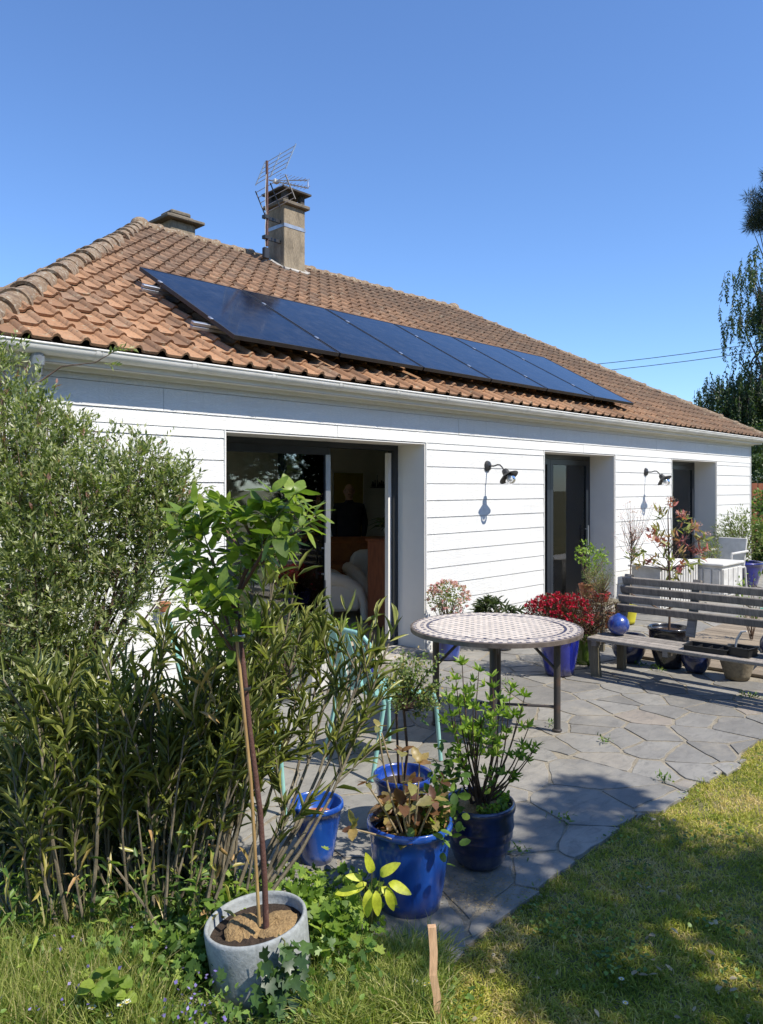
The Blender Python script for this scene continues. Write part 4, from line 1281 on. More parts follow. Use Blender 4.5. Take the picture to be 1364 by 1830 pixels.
for y in (by1 - .07, 2.80, by0 + .12):
    m_ = MB(); m_.tube([(7.03, y, .02), (6.86, y, .45), (6.985, y, .89)], [.03] * 3, 4)
    m_ = MB(); Mt = Matrix.Rotation(R(19), 4, 'Y')
    m_.box((6.935, y, .65), (.045, .07, .52), Mt); o = m_.build('back_post', M['grey_wood'], bn, world=True)
    m_ = MB(); m_.box((6.60, y, .335), (.55, .045, .055)); m_.build('seat_bearer', M['grey_wood'], bn, world=True)
for y, m0 in ((by1 - .06, 'post_wood'), (by0 + .15, 'post_wood')):
    m_ = MB(); m_.box((6.40, y + .02, .17), (.05, .085, .35), Matrix.Rotation(R(-6), 4, 'X')); m_.build('leg', M[m0], bn, world=True)
    m_ = MB(); m_.box((6.84, y - .02, .17), (.06, .07, .34)); m_.build('leg', M[m0], bn, world=True)

# ================================================================== metal chairs
def metal_chair(loc, rz, label, seat=.45, back=.86):
    t_ = thing('metal_chair', label, 'chair', loc, rz, 'turquoise metal garden chairs')
    w, d_ = .23, .22
    tm = M['turquoise']
    for s_ in (-1, 1):
        # front leg: a bent tube running back under the seat edge
        m_ = MB(); m_.tube([(s_ * (w + .02), -d_ - .02, 0), (s_ * w, -d_ + .005, seat - .07), (s_ * w, -d_ + .03, seat - .018), (s_ * w, -d_ + .08, seat), (s_ * w, .0, seat + .004), (s_ * w, d_ - .03, seat)], .0135, 10); m_.build('leg', tm, t_, True)
        m_ = MB(); m_.tube([(s_ * (w + .01), d_ + .09, 0), (s_ * w, d_ - .01, seat - .02), (s_ * w, d_ + .03, seat + .12), (s_ * (w - .005), d_ + .10, back - .06), (s_ * (w - .04), d_ + .125, back - .01), (s_ * (w - .09), d_ + .13, back)], .0135, 10); m_.build('leg', tm, t_, True)
    m_ = MB(); m_.tube([(-(w - .09), d_ + .13, back), ((w - .09), d_ + .13, back)], .0135, 10); m_.build('back_rail', tm, t_, True)
    m_ = MB(); m_.tube([(-w, d_ + .0, seat + .02), (w, d_ + .0, seat + .02)], .010, 8); m_.build('seat_rail', tm, t_, True)
    # dished sheet seat
    m_ = MB(); n = 8
    for zz in (0, -.004):
        vs = [( -w + .012 + (2 * w - .024) * i / n, -d_ + .03 + (2 * d_ - .05) * j / n, seat + zz - .016 * math.sin(math.pi * i / n) * math.sin(math.pi * j / n) - (.02 if j == 0 else 0)) for j in range(n + 1) for i in range(n + 1)]
        m_.add(vs, [(j * (n + 1) + i, j * (n + 1) + i + 1, (j + 1) * (n + 1) + i + 1, (j + 1) * (n + 1) + i) for j in range(n) for i in range(n)])
    m_.build('seat', tm, t_, True)
    for k in range(3):
        x = -.13 + .13 * k
        m_ = MB()
        pts = [(x, d_ + .012, seat + .03), (x, d_ + .05, seat + .18), (x, d_ + .10, back - .08), (x, d_ + .128, back - .004)]
        for p, q in zip(pts[:-1], pts[1:]):
            m_.add([(p[0] - .05, p[1], p[2]), (p[0] + .05, p[1], p[2]), (q[0] + .05, q[1], q[2]), (q[0] - .05, q[1], q[2]),
                    (p[0] - .05, p[1] + .004, p[2]), (p[0] + .05, p[1] + .004, p[2]), (q[0] + .05, q[1] + .004, q[2]), (q[0] - .05, q[1] + .004, q[2])],
                   [(0, 1, 2, 3), (7, 6, 5, 4), (0, 3, 7, 4), (1, 5, 6, 2)])
        m_.build('back_slat', tm, t_)
    return t_
metal_chair((3.53, 3.38, .02), R(90 - 6), 'turquoise metal chair between the potted plants and the round table')
metal_chair((2.47, 3.52, .02), R(60), 'turquoise metal chair half hidden behind the oleander, near the house wall', back=.97)

# ================================================================== pots
def pot(name, label, loc, prof, mats, group=None, fill=None, fillm='soil', tilt=None, n=40, cat='pot', rimcut=None):
    """prof: outer profile from the foot to the lip; inner wall is offset"""
    t_ = thing(name, label, cat, loc, 0, group)
    if tilt: t_.rotation_euler = tilt
    th = max(.012, prof[-1][0] * .08)
    zt = prof[-1][1]; zf = fill if fill is not None else zt * .9
    def rad(z):
        for (r0, z0), (r1, z1) in zip(prof[:-1], prof[1:]):
            if z0 <= z <= z1 and z1 > z0: return r0 + (r1 - r0) * (z - z0) / (z1 - z0)
        return prof[-1][0]
    rl_ = prof[-1][0]
    full = [(0, .0)] + prof + [(rl_ - th * .3, zt + th * .25), (rl_ - th * .8, zt + th * .1), (rl_ - th, zt - .01), (rad(zf) - th, zf - .02), (0, zf - .03)]
    m_ = MB(); m_.lathe(full, n); m_.build('pot_wall', mats, t_, 'all')
    m_ = MB()
    rs_ = rad(zf) - th
    vs = []; fs = []
    K = 7
    for i in range(K + 1):
        for j in range(24):
            a_ = 2 * math.pi * j / 24; r_ = rs_ * i / K
            z = zf + .008 * math.sin(5 * a_ + i) * (i < K) + random.uniform(-.006, .006) * (i < K)
            vs.append((r_ * math.cos(a_), r_ * math.sin(a_), z))
    for i in range(K):
        for j in range(24): fs.append((i * 24 + j, (i + 1) * 24 + j, (i + 1) * 24 + (j + 1) % 24, i * 24 + (j + 1) % 24))
    m_.add(vs, fs); m_.build('soil', M[fillm], t_, True)
    return t_
def stem_obj(name, mb, m, parent): return mb.build(name, m, parent, True)
def tapered(r0, h, r1, lip=.012, lh=.04, belly=0, n=6):
    pr = []
    for i in range(n + 1):
        t = i / n
        pr.append((r0 + (r1 - r0) * t + belly * math.sin(math.pi * t), .004 + (h - lh) * t))
    pr += [(r1 + lip, h - lh + .006), (r1 + lip + .004, h - lh * .5), (r1 + lip, h)]
    return pr
GZ = .02
def rough_disc(parent, Mx, r_, h_, m='coir'):
    m_ = MB(); n = 40; K = 8; vs = []; fs = []
    for i in range(K + 1):
        for j in range(n):
            a_ = 2 * math.pi * j / n; q = i / K
            rr_ = r_ * q * (1 + .10 * mnoise.noise(Vector((math.cos(a_) * 2.2, math.sin(a_) * 2.2, r_ * 90))) + random.uniform(-.03, .03) * q)
            z = h_ * (1 - q ** 5) + random.uniform(-.003, .003)
            vs.append((rr_ * math.cos(a_), rr_ * math.sin(a_), z))
    for j in range(n):
        q = vs[K * n + j]; vs.append((q[0] * .98, q[1] * .98, -.012))
    for i in range(K + 1):
        for j in range(n): fs.append((i * n + j, (i + 1) * n + j, (i + 1) * n + (j + 1) % n, i * n + (j + 1) % n))
    m_.add(vs, fs, Mx)
    return m_.build('coir_disc', M[m], parent, True)
# 1 concrete ring pot with the little tree
CP = Vector((*at(472, 2.70), 0))
c1 = pot('concrete_pot', 'grey cast concrete pot with coir mulch, nearest the camera', (CP.x, CP.y, -.015), [(.168, .004), (.174, .08), (.178, .18), (.180, .235), (.178, .245)], M['concrete'], fill=.205, tilt=tuple(Matrix.Rotation(R(-7), 3, FW).to_euler()), n=56)
rough_disc(c1, Matrix.Translation(RT * .070 + FW * .015 + Vector((0, 0, .205))), .085, .018)
rough_disc(c1, Matrix.Translation(RT * -.045 - FW * .02 + Vector((0, 0, .218))) @ Matrix.Rotation(R(26), 4, RT) @ Matrix.Rotation(R(10), 4, 'Z'), .066, .016)

# standard hydrangea tree
def W(px, py, t):                      # a point t metres ahead seen at this place
    x, y = at(px, t)
    return Vector((x, y, CAMH + (871 - py) / 1375 * t))
tr_base = W(474, 1650, 2.68)
htree = thing('young_hydrangea_tree', 'tall single stemmed sapling tied to a cane, growing in the concrete pot', 'tree', tr_base)
def wbuild(mb, name, m, par, sm=True): return mb.build(name, m, par, sm, world=True)
trunk = [W(476, 1665, 2.68), W(473, 1570, 2.67), W(465, 1450, 2.665), W(446, 1300, 2.67), W(436, 1200, 2.67), W(428, 1130, 2.68), W(420, 1080, 2.69)]
m_ = MB(); m_.tube(trunk, [.0115, .0105, .010, .0095, .0095, .009, .008], 10); wbuild(m_, 'trunk', M['bark_red'], htree)
cane = [W(470, 1655, 2.64), W(455, 1400, 2.63), W(440, 1250, 2.635), W(427, 1120, 2.64)]
m_ = MB(); m_.tube([p + RT * -.012 for p in cane], .006, 8); wbuild(m_, 'cane', M['cane'], htree)
for t in (.62, .82, .93):
    i = t * 6; k = int(i); p = trunk[k].lerp(trunk[k + 1], i - k)
    m_ = MB(); m_.lathe([(.02, -.006), (.022, 0), (.02, .006)], 14, Matrix.Translation(p - FW * .012), close=True); wbuild(m_, 'tie', M['alu'] if t == .82 else M['black'], htree)
limbs = [([ (436, 1220, 2.68), (410, 1120, 2.74), (380, 1045, 2.80), (350, 994, 2.84), (335, 965, 2.86)], .006), ([ (432, 1038, 2.66), (460, 987, 2.62), (480, 954, 2.60), (490, 935, 2.58), (492, 927, 2.58)], .005),
         ([ (422, 1090, 2.69), (428, 1052, 2.67), (446, 1001, 2.64), (452, 965, 2.62), (440, 939, 2.60)], .009),
         ([ (424, 1100, 2.69), (400, 1045, 2.72), (385, 1016, 2.74), (372, 979, 2.76), (350, 961, 2.78)], .007),
         ([ (428, 1060, 2.68), (450, 1023, 2.62), (470, 987, 2.56), (500, 968, 2.52), (540, 946, 2.50)], .007),
         ([ (422, 1090, 2.70), (405, 1070, 2.80), (396, 1060, 2.86), (372, 1056, 2.90), (352, 1045, 2.92)], .005),
         ([ (446, 1008, 2.64), (430, 979, 2.70), (408, 954, 2.76), (395, 935, 2.78), (390, 928, 2.80)], .006),
         ([ (440, 1016, 2.65), (470, 1005, 2.72), (490, 987, 2.76), (496, 965, 2.78), (498, 946, 2.78)], .006),
         ([ (432, 1190, 2.68), (415, 1160, 2.64), (395, 1130, 2.60), (375, 1105, 2.58), (360, 1090, 2.56)], .005),
         ([ (436, 1210, 2.68), (425, 1180, 2.74), (405, 1150, 2.80), (385, 1120, 2.84), (372, 1085, 2.88)], .006)]
hl = [big_leaf_mesh('leaf', .092, .046, M['lf_hyd'], .20, .16), big_leaf_mesh('leaf', .092, .050, M['lf_hyd'], .32, .10), big_leaf_mesh('leaf', .092, .038, M['lf_hyd'], .10, .22)]
m_ = MB()
nodes = []
for pts, r_ in limbs:
    P3 = [W(*p) for p in pts]
    m_.tube(P3, [r_, r_ * .85, r_ * .7, r_ * .55, r_ * .35], 7)
    for k in range(1, 5):
        nodes.append((P3[k], (P3[k] - P3[k - 1]).normalized(), k == 4))
        if k > 1: nodes.append((P3[k - 1].lerp(P3[k], .5), (P3[k] - P3[k - 1]).normalized(), False))
side_m = MB()
extra = []
for p, d, end in nodes:
    for q in range(2 if end else 1):
        dd = (d * .4 + Vector((random.gauss(0, .5), random.gauss(0, .5), random.uniform(.1, .7)))).normalized()
        ln = random.uniform(.05, .12)
        e_ = p + dd * ln
        side_m.tube([p, e_], [.003, .0018], 5)
        extra.append((e_, dd, True))
wbuild(m_, 'branches', M['bark_red'], htree); wbuild(side_m, 'twigs', M['green_stem'], htree)
for p, d, end in nodes + extra:
    nlf = 5 if end else 2
    ph = random.random() * 6.28
    for q in range(nlf):
        a_ = ph + q * 2 * math.pi / nlf + random.uniform(-.3, .3)
        x = d.orthogonal().normalized(); y = d.cross(x)
        el_ = random.uniform(.25, .9) if end else random.uniform(.1, .5)
        dd = (x * math.cos(a_) + y * math.sin(a_)) * math.cos(el_) + d * math.sin(el_) + Vector((0, 0, -.05))
        o = put_leaf('leaf', random.choice(hl), (0, 0, 0), dd, None, s=random.uniform(.5, .95))
        mt = o.matrix_basis.copy(); mt.translation = p + dd * .008
        wpar(o, htree); o.matrix_basis = mt

# 2 small blue pot, empty
p2 = gp(566, 1540)
pot('blue_pot', 'small bright blue pot holding only bare soil, between oleander and hydrangea pot', (p2.x, p2.y, GZ - .01), tapered(.075, .27, .118, .006, .03), M['blue_bright'], 'blue glazed garden pots', fill=.20, fillm='terracotta')
# 3 large bright blue pot
p3 = gp(740, 1632)
P3c = (p3.x + .03, p3.y + .05, .0)
pot('blue_pot', 'largest foreground pot, bright blue, holding the bronze leaved hydrangea', P3c, tapered(.125, .36, .168, .008, .035, .006), M['blue_bright'], 'blue glazed garden pots', fill=.31, n=56)
# 4 blue pot behind
p4 = gp(712, 1503)
P4c = (p4.x + .10, p4.y + .06, GZ)
pot('blue_pot', 'dark blue pot of the little round standard rose, behind the largest pot', P4c, tapered(.10, .27, .143, .008, .035), M['blue'], 'blue glazed garden pots', fill=.215)
# 5 navy ribbed
p5 = gp(858, 1550)
P5c = (p5.x + .01, p5.y + .01, GZ)
prof5 = [(.100, .004), (.118, .03), (.134, .075), (.139, .082), (.140, .09), (.147, .125), (.151, .13), (.151, .138), (.155, .17), (.158, .176), (.157, .184), (.155, .235), (.163, .25), (.165, .27), (.160, .28)]
n5 = pot('blue_pot', 'ribbed very dark blue pot of the bright green shrub, on the paving', P5c, prof5, M['navy'], 'blue glazed garden pots', fill=.25, n=48)
rough_disc(n5, Matrix.Translation((0, 0, .252)), .115, .016)
# under table and bench
def simple_pot(px, py, rtop, h, r0, mat_, label, group='blue glazed garden pots', name='blue_pot', belly=0, lip=.01, back=None, **k):
    g_ = gp(px, py)
    d_ = Vector((g_.x, g_.y, 0)).normalized() * (r0 * .9)
    return pot(name, label, (g_.x + d_.x, g_.y + d_.y, GZ), tapered(r0, h, rtop, lip, .03, belly), M[mat_], group, **k)
azp = simple_pot(1000, 1213, .185, .42, .125, 'royal', 'tall royal blue pot of the crimson azalea, right behind the table', belly=.012)
pkp = simple_pot(800, 1184, .15, .27, .11, 'blue', 'blue pot of the pink flowering plant, seen under the table by the door reveal')
dkp = simple_pot(893, 1166, .17, .16, .13, 'navy', 'low wide blue pot of the dark leaved plant, against the white wall')
grp = simple_pot(1046, 1192, .125, .30, .09, 'greenpot', 'olive green glazed pot beside the bench end, holding the dark red shrub', None, 'green_pot')
b11 = simple_pot(1124, 1189, .15, .26, .10, 'navy', 'round bellied dark blue pot under the bench, nearest its left end', belly=.035)
b12 = simple_pot(1196, 1199, .185, .38, .115, 'darkpot', 'wide black pot behind the bench, holding the tall red photinia', None, 'black_pot', belly=.02)
b13 = simple_pot(1244, 1207, .125, .22, .08, 'navy', 'small dark blue pot under the bench between black pot and stone pot', belly=.025)
b14 = simple_pot(1318, 1221, .17, .26, .10, 'stonepot', 'mossy brown stone pot under the right part of the bench', None, 'stone_pot', n=48)
b19 = simple_pot(1325, 1052, .36, .42, .25, 'royal', 'big blue pot of the grey green olive bush by the far house corner')
# glazed balls
def ball(c, r_, label, mat_='blue'):
    m_ = MB(); m_.lathe([(0, -r_)] + [(r_ * math.cos(a_), r_ * math.sin(a_)) for a_ in np.linspace(-1.45, 1.35, 22)] + [(r_ * .16, r_ * 1.03), (r_ * .10, r_ * 1.06), (0, r_ * 1.02)], 36)
    o = m_.build('glazed_ball', M[mat_], None, 'all'); o.location = c
    return tag(o, label, 'ball', 'blue glazed garden balls')
q = W(1099, 1117, 7.05); ball((6.60, 3.36, .38 + .098), .098, 'blue glazed ball on the left end of the bench seat', 'blue')
# black trays and ball on the bench
ball((6.58, 2.02, .38 + .105), .105, 'dark blue glazed ball on the bench at the right edge of the photo', 'navy')
def tray(c, label, sz=(.20, .30, .045), rz=0):
    t_ = thing('seed_tray', label, 'tray', c, rz, 'black plastic seed trays on the bench')
    m_ = MB(); x, y, z = sz
    m_.box((0, 0, .003), (x * .9, y * .9, .006))
    m_.build('base', M['plastic'], t_)
    m_ = MB()
    for c_, d_ in (((x / 2, 0, z / 2), (.006, y, z)), ((-x / 2, 0, z / 2), (.006, y, z)), ((0, y / 2, z / 2), (x, .006, z)), ((0, -y / 2, z / 2), (x, .006, z))): m_.box(c_, d_)
    for k in (-1, 0, 1): m_.box((0, k * y / 4, z * .4), (x - .01, .004, z * .7))
    m_.build('sides', M['plastic'], t_)
    m_ = MB(); frame_z = [((x / 2 + .006, 0, z), (.016, y + .02, .004)), ((-x / 2 - .006, 0, z), (.016, y + .02, .004)), ((0, y / 2 + .006, z), (x, .016, .004)), ((0, -y / 2 - .006, z), (x, .016, .004))]
    for c_, d_ in frame_z: m_.box(c_, d_)
    m_.build('rim', M['plastic'], t_)
    return t_
tray((6.50, 2.50, .381), 'flat black seed tray on the bench, left of the smaller tray', (.20, .34, .04), R(3))
t_ = tray((6.50, 2.23, .381), 'small deep black seed tray with a white handle on the bench', (.15, .16, .07), R(-8))
m_ = MB(); m_.tube([(0, .06, .06), (0, .05, .12), (0, .01, .19), (0, -.03, .20)], [.007, .012, .010, .006], 6); m_.build('handle', M['whitebox'], t_, True)

# wooden stake in front
st = [W(772, 1655, 2.52), W(775, 1700, 2.51), W(774, 1740, 2.50), W(781, 1780, 2.50), W(784, 1825, 2.50)]
m_ = MB(); m_.tube([st[0], st[1], st[2], st[3], st[4] - Vector((0, 0, .12))], [.019, .018, .0175, .0175, .017], 4)
o = m_.build('wooden_stake', M['stake']); tag(o, 'rough brown wooden stake driven into the grass before the blue pot', 'stake')

# white furniture and planters by the far doors
ch_ = thing('white_chest', 'low white panelled chest on legs, before the right hand door', 'chest', (12.2, 4.62, .02))
m_ = MB(); m_.box((0, 0, .30), (.80, .55, .46)); m_.build('body', M['whitebox'], ch_)
m_ = MB(); m_.box((0, 0, .555), (.88, .62, .04), ch=.01); m_.build('lid', M['whitebox'], ch_)
for k in range(4):
    for f in (0, 1):
        m_ = MB()
        if f == 0: m_.box((-.30 + .20 * k, -.285, .30), (.17, .022, .38), ch=.006)
        else: m_.box((-.411, -.195 + .13 * k, .30), (.022, .11, .38), ch=.006)
        m_.build('panel', M['whitebox'], ch_)
for sx in (-1, 1):
    for sy in (-1, 1):
        m_ = MB(); m_.box((sx * .36, sy * .24, .04), (.06, .06, .08)); m_.build('leg', M['whitebox'], ch_)
wp = thing('white_planter', 'white ribbed planter box beside the middle door reveal', 'planter', (11.05, 4.88, .02))
m_ = MB(); m_.box((0, 0, .30), (1.30, .42, .58)); m_.build('body', M['whitebox'], wp)
m_ = MB(); m_.box((0, 0, .605), (1.40, .50, .035), ch=.01); m_.build('rim', M['whitebox'], wp)
for k in range(14):
    m_ = MB(); m_.box((-.585 + .09 * k, -.218, .30), (.05, .018, .52), ch=.005); m_.build('rib', M['whitebox'], wp)
gc = thing('white_garden_chair', 'white plastic garden armchair standing beyond the photinia', 'chair', (12.95, 4.75, .02), R(-100))
m_ = MB(); m_.box((0, 0, .42), (.50, .48, .035), ch=.01); m_.build('seat', M['whitebox'], gc)
m_ = MB(); m_.box((0, .25, .66), (.50, .03, .46), Matrix.Rotation(R(-12), 4, 'X'), ch=.01); m_.build('backrest', M['whitebox'], gc)
for s_ in (-1, 1):
    for y in (-.22, .22):
        m_ = MB(); m_.tube([(s_ * .24, y, .42), (s_ * .26, y * 1.1, 0)], [.022, .018], 6); m_.build('leg', M['whitebox'], gc, True)
    m_ = MB(); m_.tube([(s_ * .26, -.24, .42), (s_ * .27, -.22, .66), (s_ * .27, .26, .68)], .02, 6); m_.build('armrest', M['whitebox'], gc, True)
# small table at the bench end with herb pots
st_ = thing('plant_stand', 'low wooden stand beyond the azalea holding herb pots', 'stand', (7.62, 4.15, .02), R(5))
m_ = MB(); m_.box((0, 0, .48), (.50, .42, .03), ch=.006); m_.build('top', M['post_wood'], st_)
for sx in (-1, 1):
    for sy in (-1, 1):
        m_ = MB(); m_.box((sx * .21, sy * .17, .24), (.045, .045, .47)); m_.build('leg', M['post_wood'], st_)
def little_pot(loc, r_, h_, mat_, label, name='plant_pot', n=24, fill='soil'):
    return pot(name, label, loc, tapered(r_ * .72, h_, r_, .005, .02), M[mat_], None, fill=h_ * .88, fillm=fill, n=n)
little_pot((7.55, 4.05, .515), .10, .10, 'redtray', 'shallow red bowl of herbs on the wooden stand')
little_pot((7.68, 4.28, .515), .09, .16, 'terracotta', 'terracotta pot of a pale green bush on the wooden stand')
little_pot((8.75, 4.62, .02), .16, .16, 'terracotta', 'wide terracotta bowl on the paving beyond the bench back')
little_pot((9.15, 4.55, .02), .14, .22, 'yellowpot', 'yellow pot on the paving behind the bench back')
# terracotta shards
for k, (dx, dy, rz_) in enumerate(((0, 0, .3), (.16, -.06, 1.4), (.30, .03, 2.5))):
    m_ = MB(); m_.prism([(-.07, -.04), (.05, -.05), (.08, .01), (.02, .05), (-.05, .03)], 0, .014, .003)
    o = m_.build('terracotta_shard', M['terracotta']); o.location = (8.15 + dx, 4.1 + dy, .026); o.rotation_euler = (0, 0, rz_)
    tag(o, ('broken terracotta shard lying leftmost on the paving behind the bench', 'middle terracotta shard of three on the paving behind the bench', 'terracotta shard lying rightmost on the paving behind the bench')[k], 'shard', 'terracotta shards on the paving')
# green wheelbarrow, tipped, behind the bench
wb = thing('wheelbarrow', 'green garden cart tray with pale wooden handles, standing on the deck', 'wheelbarrow', (8.35, 2.30, .04), R(20))
m_ = MB()
o_, i_ = [(-.32, -.26), (.32, -.26), (.32, .26), (-.32, .26)], [(-.42, -.36), (.48, -.36), (.48, .36), (-.42, .36)]
vs = [(x * .8, y * .8, .14) for x, y in o_] + [(x, y, .42) for x, y in i_] + [(x * .78, y * .78, .15) for x, y in o_] + [(x * .98, y * .98, .42) for x, y in i_]
m_.add(vs, [(0, 1, 2, 3)[::-1]] + [(i, (i + 1) % 4, 4 + (i + 1) % 4, 4 + i) for i in range(4)] + [(8, 9, 10, 11)] + [(8 + i, 12 + i, 12 + (i + 1) % 4, 8 + (i + 1) % 4) for i in range(4)] + [(4 + i, 4 + (i + 1) % 4, 12 + (i + 1) % 4, 12 + i) for i in range(4)])
m_.build('tray', M['green_tin'], wb)
for s_ in (-1, 1):
    m_ = MB(); m_.tube([(.45, s_ * .12, .12), (-.35, s_ * .24, .22), (-.85, s_ * .28, .30)], .018, 8); m_.build('handle', M['deck_wood'], wb, True)
    m_ = MB(); m_.tube([(-.25, s_ * .22, .2), (-.30, s_ * .24, 0)], .014, 6); m_.build('leg', M['black'], wb, True)
m_ = MB(); m_.lathe([(.10, -.03), (.15, -.03), (.165, 0), (.15, .03), (.10, .03)], 20, Matrix.Translation((.55, 0, .165)) @ Matrix.Rotation(R(90), 4, 'X'), close=True); m_.build('wheel', M['plastic'], wb, True)

# white planter box by the door and pale pot between chairs
wbx = thing('white_box_planter', 'white rectangular planter with grassy plants, before the open door', 'planter', (4.38, 5.02, .02), R(12))
m_ = MB(); m_.box((0, 0, .15), (.50, .30, .28), ch=.01); m_.build('body', M['whitebox'], wbx)
m_ = MB(); m_.box((0, 0, .292), (.44, .25, .012)); m_.build('soil', M['soil'], wbx)
pp = gp(486, 1300)
pot('white_pot', 'white pot with leafy plant standing between the turquoise chair and the wall', (3.35, 4.25, .02), tapered(.13, .32, .19, .005, .03), M['whitebox'], None, fill=.28)
little_pot((4.95, 4.95, .02), .07, .14, 'royal', 'tiny bright blue pot by the planter before the open door', 'blue_pot')
little_pot((3.02, 5.205, .80), .042, .075, 'terracotta', 'small terracotta pot hung on the white wall behind the willow')

# ================================================================== plants
def plant(name, label, loc, cat='plant', group=None): return thing(name, label, cat, loc, 0, group)
def lv(name, pos, d, L, W_, m, par, tpl=TS, **k):
    o = leaves(name, pos, d, L, W_, M[m], None, tpl, **k)
    wpar(o, par); return o
def V3(*a): return np.array(a, float)

# ---- variegated willow on the left
wc = W(70, 1400, 3.95); wc.z = 0
wil = plant('willow_shrub', 'large variegated willow shrub with tiny cream and green leaves, leftmost by the house', (wc.x, wc.y, 0), 'shrub')
# lobes of the crown: (px, py, depth, radius)
lobes = [(70, 850, 4.0, .30), (190, 880, 3.95, .27), (265, 905, 3.95, .20), (-40, 850, 3.9, .36), (110, 960, 3.85, .36), (235, 1010, 3.95, .30), (0, 1040, 3.8, .42), (130, 1100, 3.85, .36),
         (40, 1220, 3.8, .40), (120, 1260, 3.95, .28), (-60, 1250, 3.8, .45), (75, 765, 4.1, .13), (130, 790, 4.1, .10), (15, 720, 4.2, .13), (-10, 650, 4.25, .10), (300, 940, 3.95, .15), (310, 880, 3.95, .10), (250, 830, 3.95, .09), (30, 1370, 3.85, .32), (130, 1400, 4.0, .22)]
T0 = []; D0 = []; LN = []; bm_ = MB()
root = Vector((wc.x, wc.y, .05))
for (px, py, t, r_) in lobes:
    c = W(px, py, t)
    nt_ = int(330 * r_ ** 1.6 / .30 ** 1.6)
    for _ in range(3):
        e_ = c + Vector((random.gauss(0, .4), random.gauss(0, .4), random.gauss(0, .4))) * r_
        mid = root.lerp(e_, .5) + Vector((random.gauss(0, .06), random.gauss(0, .06), .05))
        r0 = root + Vector((random.gauss(0, .06), random.gauss(0, .06), 0))
        bm_.tube([r0, mid, e_], [.013, .008, .003], 5)
    v = rng.normal(0, 1, (nt_, 3)); v = nrm(v) * (rng.random((nt_, 1)) ** .45)
    p = np.array(c) + v * r_
    d = nrm(v * .7 + rng.normal(0, .45, (nt_, 3)) + V3(0, 0, .75))
    T0.append(p); D0.append(d); LN.append(rng.uniform(.07, .17, nt_))
    for k in range(0, nt_, 6): bm_.tube([Vector(p[k] - d[k] * .10), Vector(p[k] + d[k] * .12)], [.0022, .0010], 3, False)
T0 = np.concatenate(T0); D0 = np.concatenate(D0); LN = np.concatenate(LN)
pos, dd = along(T0, D0, LN, 13, 38)
tip = np.tile(np.linspace(0, 1, 13), len(T0))
pink = (rng.random(len(T0)) < .05).repeat(13)
rn = np.clip(rng.random(len(pos)) * .66 + .06 + .34 * (tip > .6) * rng.random(len(pos)) + rng.normal(0, .08, len(T0)).repeat(13), 0, .95)
# lower front part carries more cream leaves
rn = np.clip(rn + .16 * ((pos[:, 2] < 1.35) & (rng.random(len(pos)) < .5)), 0, .96)
rn = np.where(pink & (tip > .7) & (pos[:, 2] > 1.6), 1.0, rn)
lv('foliage', pos, dd, rng.uniform(.026, .044, len(pos)), rng.uniform(.009, .014, len(pos)), 'lf_willow', wil, rnd=rn)
# long whip reaching across the downpipe
wp_ = [W(60, 690, 4.25), W(110, 655, 4.3), W(170, 648, 4.3), W(215, 622, 4.3)]
bm_.tube(wp_, [.005, .004, .003, .0015], 5)
wbuild(bm_, 'branches', M['twig'], wil)
tw0 = np.array([list(W(195, 632, 4.3)), list(W(180, 648, 4.3)), list(W(205, 625, 4.3)), list(W(190, 640, 4.3)), list(W(70, 680, 4.25)), list(W(45, 650, 4.2))])
pos, dd = along(tw0, np.array([RT + Vector((0, 0, .4)), RT - Vector((0, 0, .2)), RT + Vector((0, 0, .1)), RT + Vector((0, 0, 1)), Vector((0, 0, 1)), Vector((0, 0, 1))]), np.full(6, .10), 10, 45)
lv('whip_leaves', pos, dd, .04, .014, 'lf_willow', wil, rnd=rng.random(len(pos)) * .8)

# ---- oleander clump
oc = W(270, 1600, 3.15); oc.z = 0
ole = plant('oleander_shrub', 'big oleander clump with long narrow leaves and many bare grey stems, left foreground', (oc.x, oc.y, 0), 'shrub')
stems = MB(); tw = []; dead_tw = []
def ole_stem(b, e_, r_=.008, bend=None, branch=3, leafy=.5, lenr=(.16, .34)):
    side = Vector((random.gauss(0, .05), random.gauss(0, .05), .04)) if bend is None else bend
    pts = curve_pts(b, e_, 0, side, 5)
    stems.tube(pts, [r_ * (1 - .6 * i / 5) for i in range(6)], 6)
    n = 5
    for i in range(2, 6):
        if i / 5 < leafy: continue
        d = (pts[i] - pts[i - 1]).normalized()
        if i == 5: tw.append((pts[i - 1], d, (pts[i] - pts[i - 1]).length * 1.25))
        else: tw.append((pts[i - 1], d, (pts[i] - pts[i - 1]).length))
    for _ in range(branch):
        t = random.uniform(max(.3, leafy - .1), .92)
        k = int(t * 5); p = pts[k].lerp(pts[min(k + 1, 5)], t * 5 - k)
        d = ((pts[min(k + 1, 5)] - pts[k]).normalized() + Vector((random.gauss(0, .5), random.gauss(0, .5), .5))).normalized()
        ln = random.uniform(*lenr)
        stems.tube([p, p + d * ln], [r_ * .45, r_ * .25], 5)
        tw.append((p + d * ln * .25, d, ln * .85))
rr = random.Random(4)
for _ in range(66):
    bx = rr.uniform(40, 420); bt = rr.uniform(2.85, 3.35)
    b = W(bx, 1600, bt); b.z = .0
    ex = bx + (bx - 260) * .35 + rr.gauss(0, 45); ey = rr.uniform(1140, 1400) + max(0, 220 - bx) * .8 + (abs(ex - 430) < 90) * -30
    e_ = W(ex, ey, bt + rr.uniform(-.15, .15))
    if e_.z < .5: continue
    ole_stem(b, e_, rr.uniform(.005, .009))
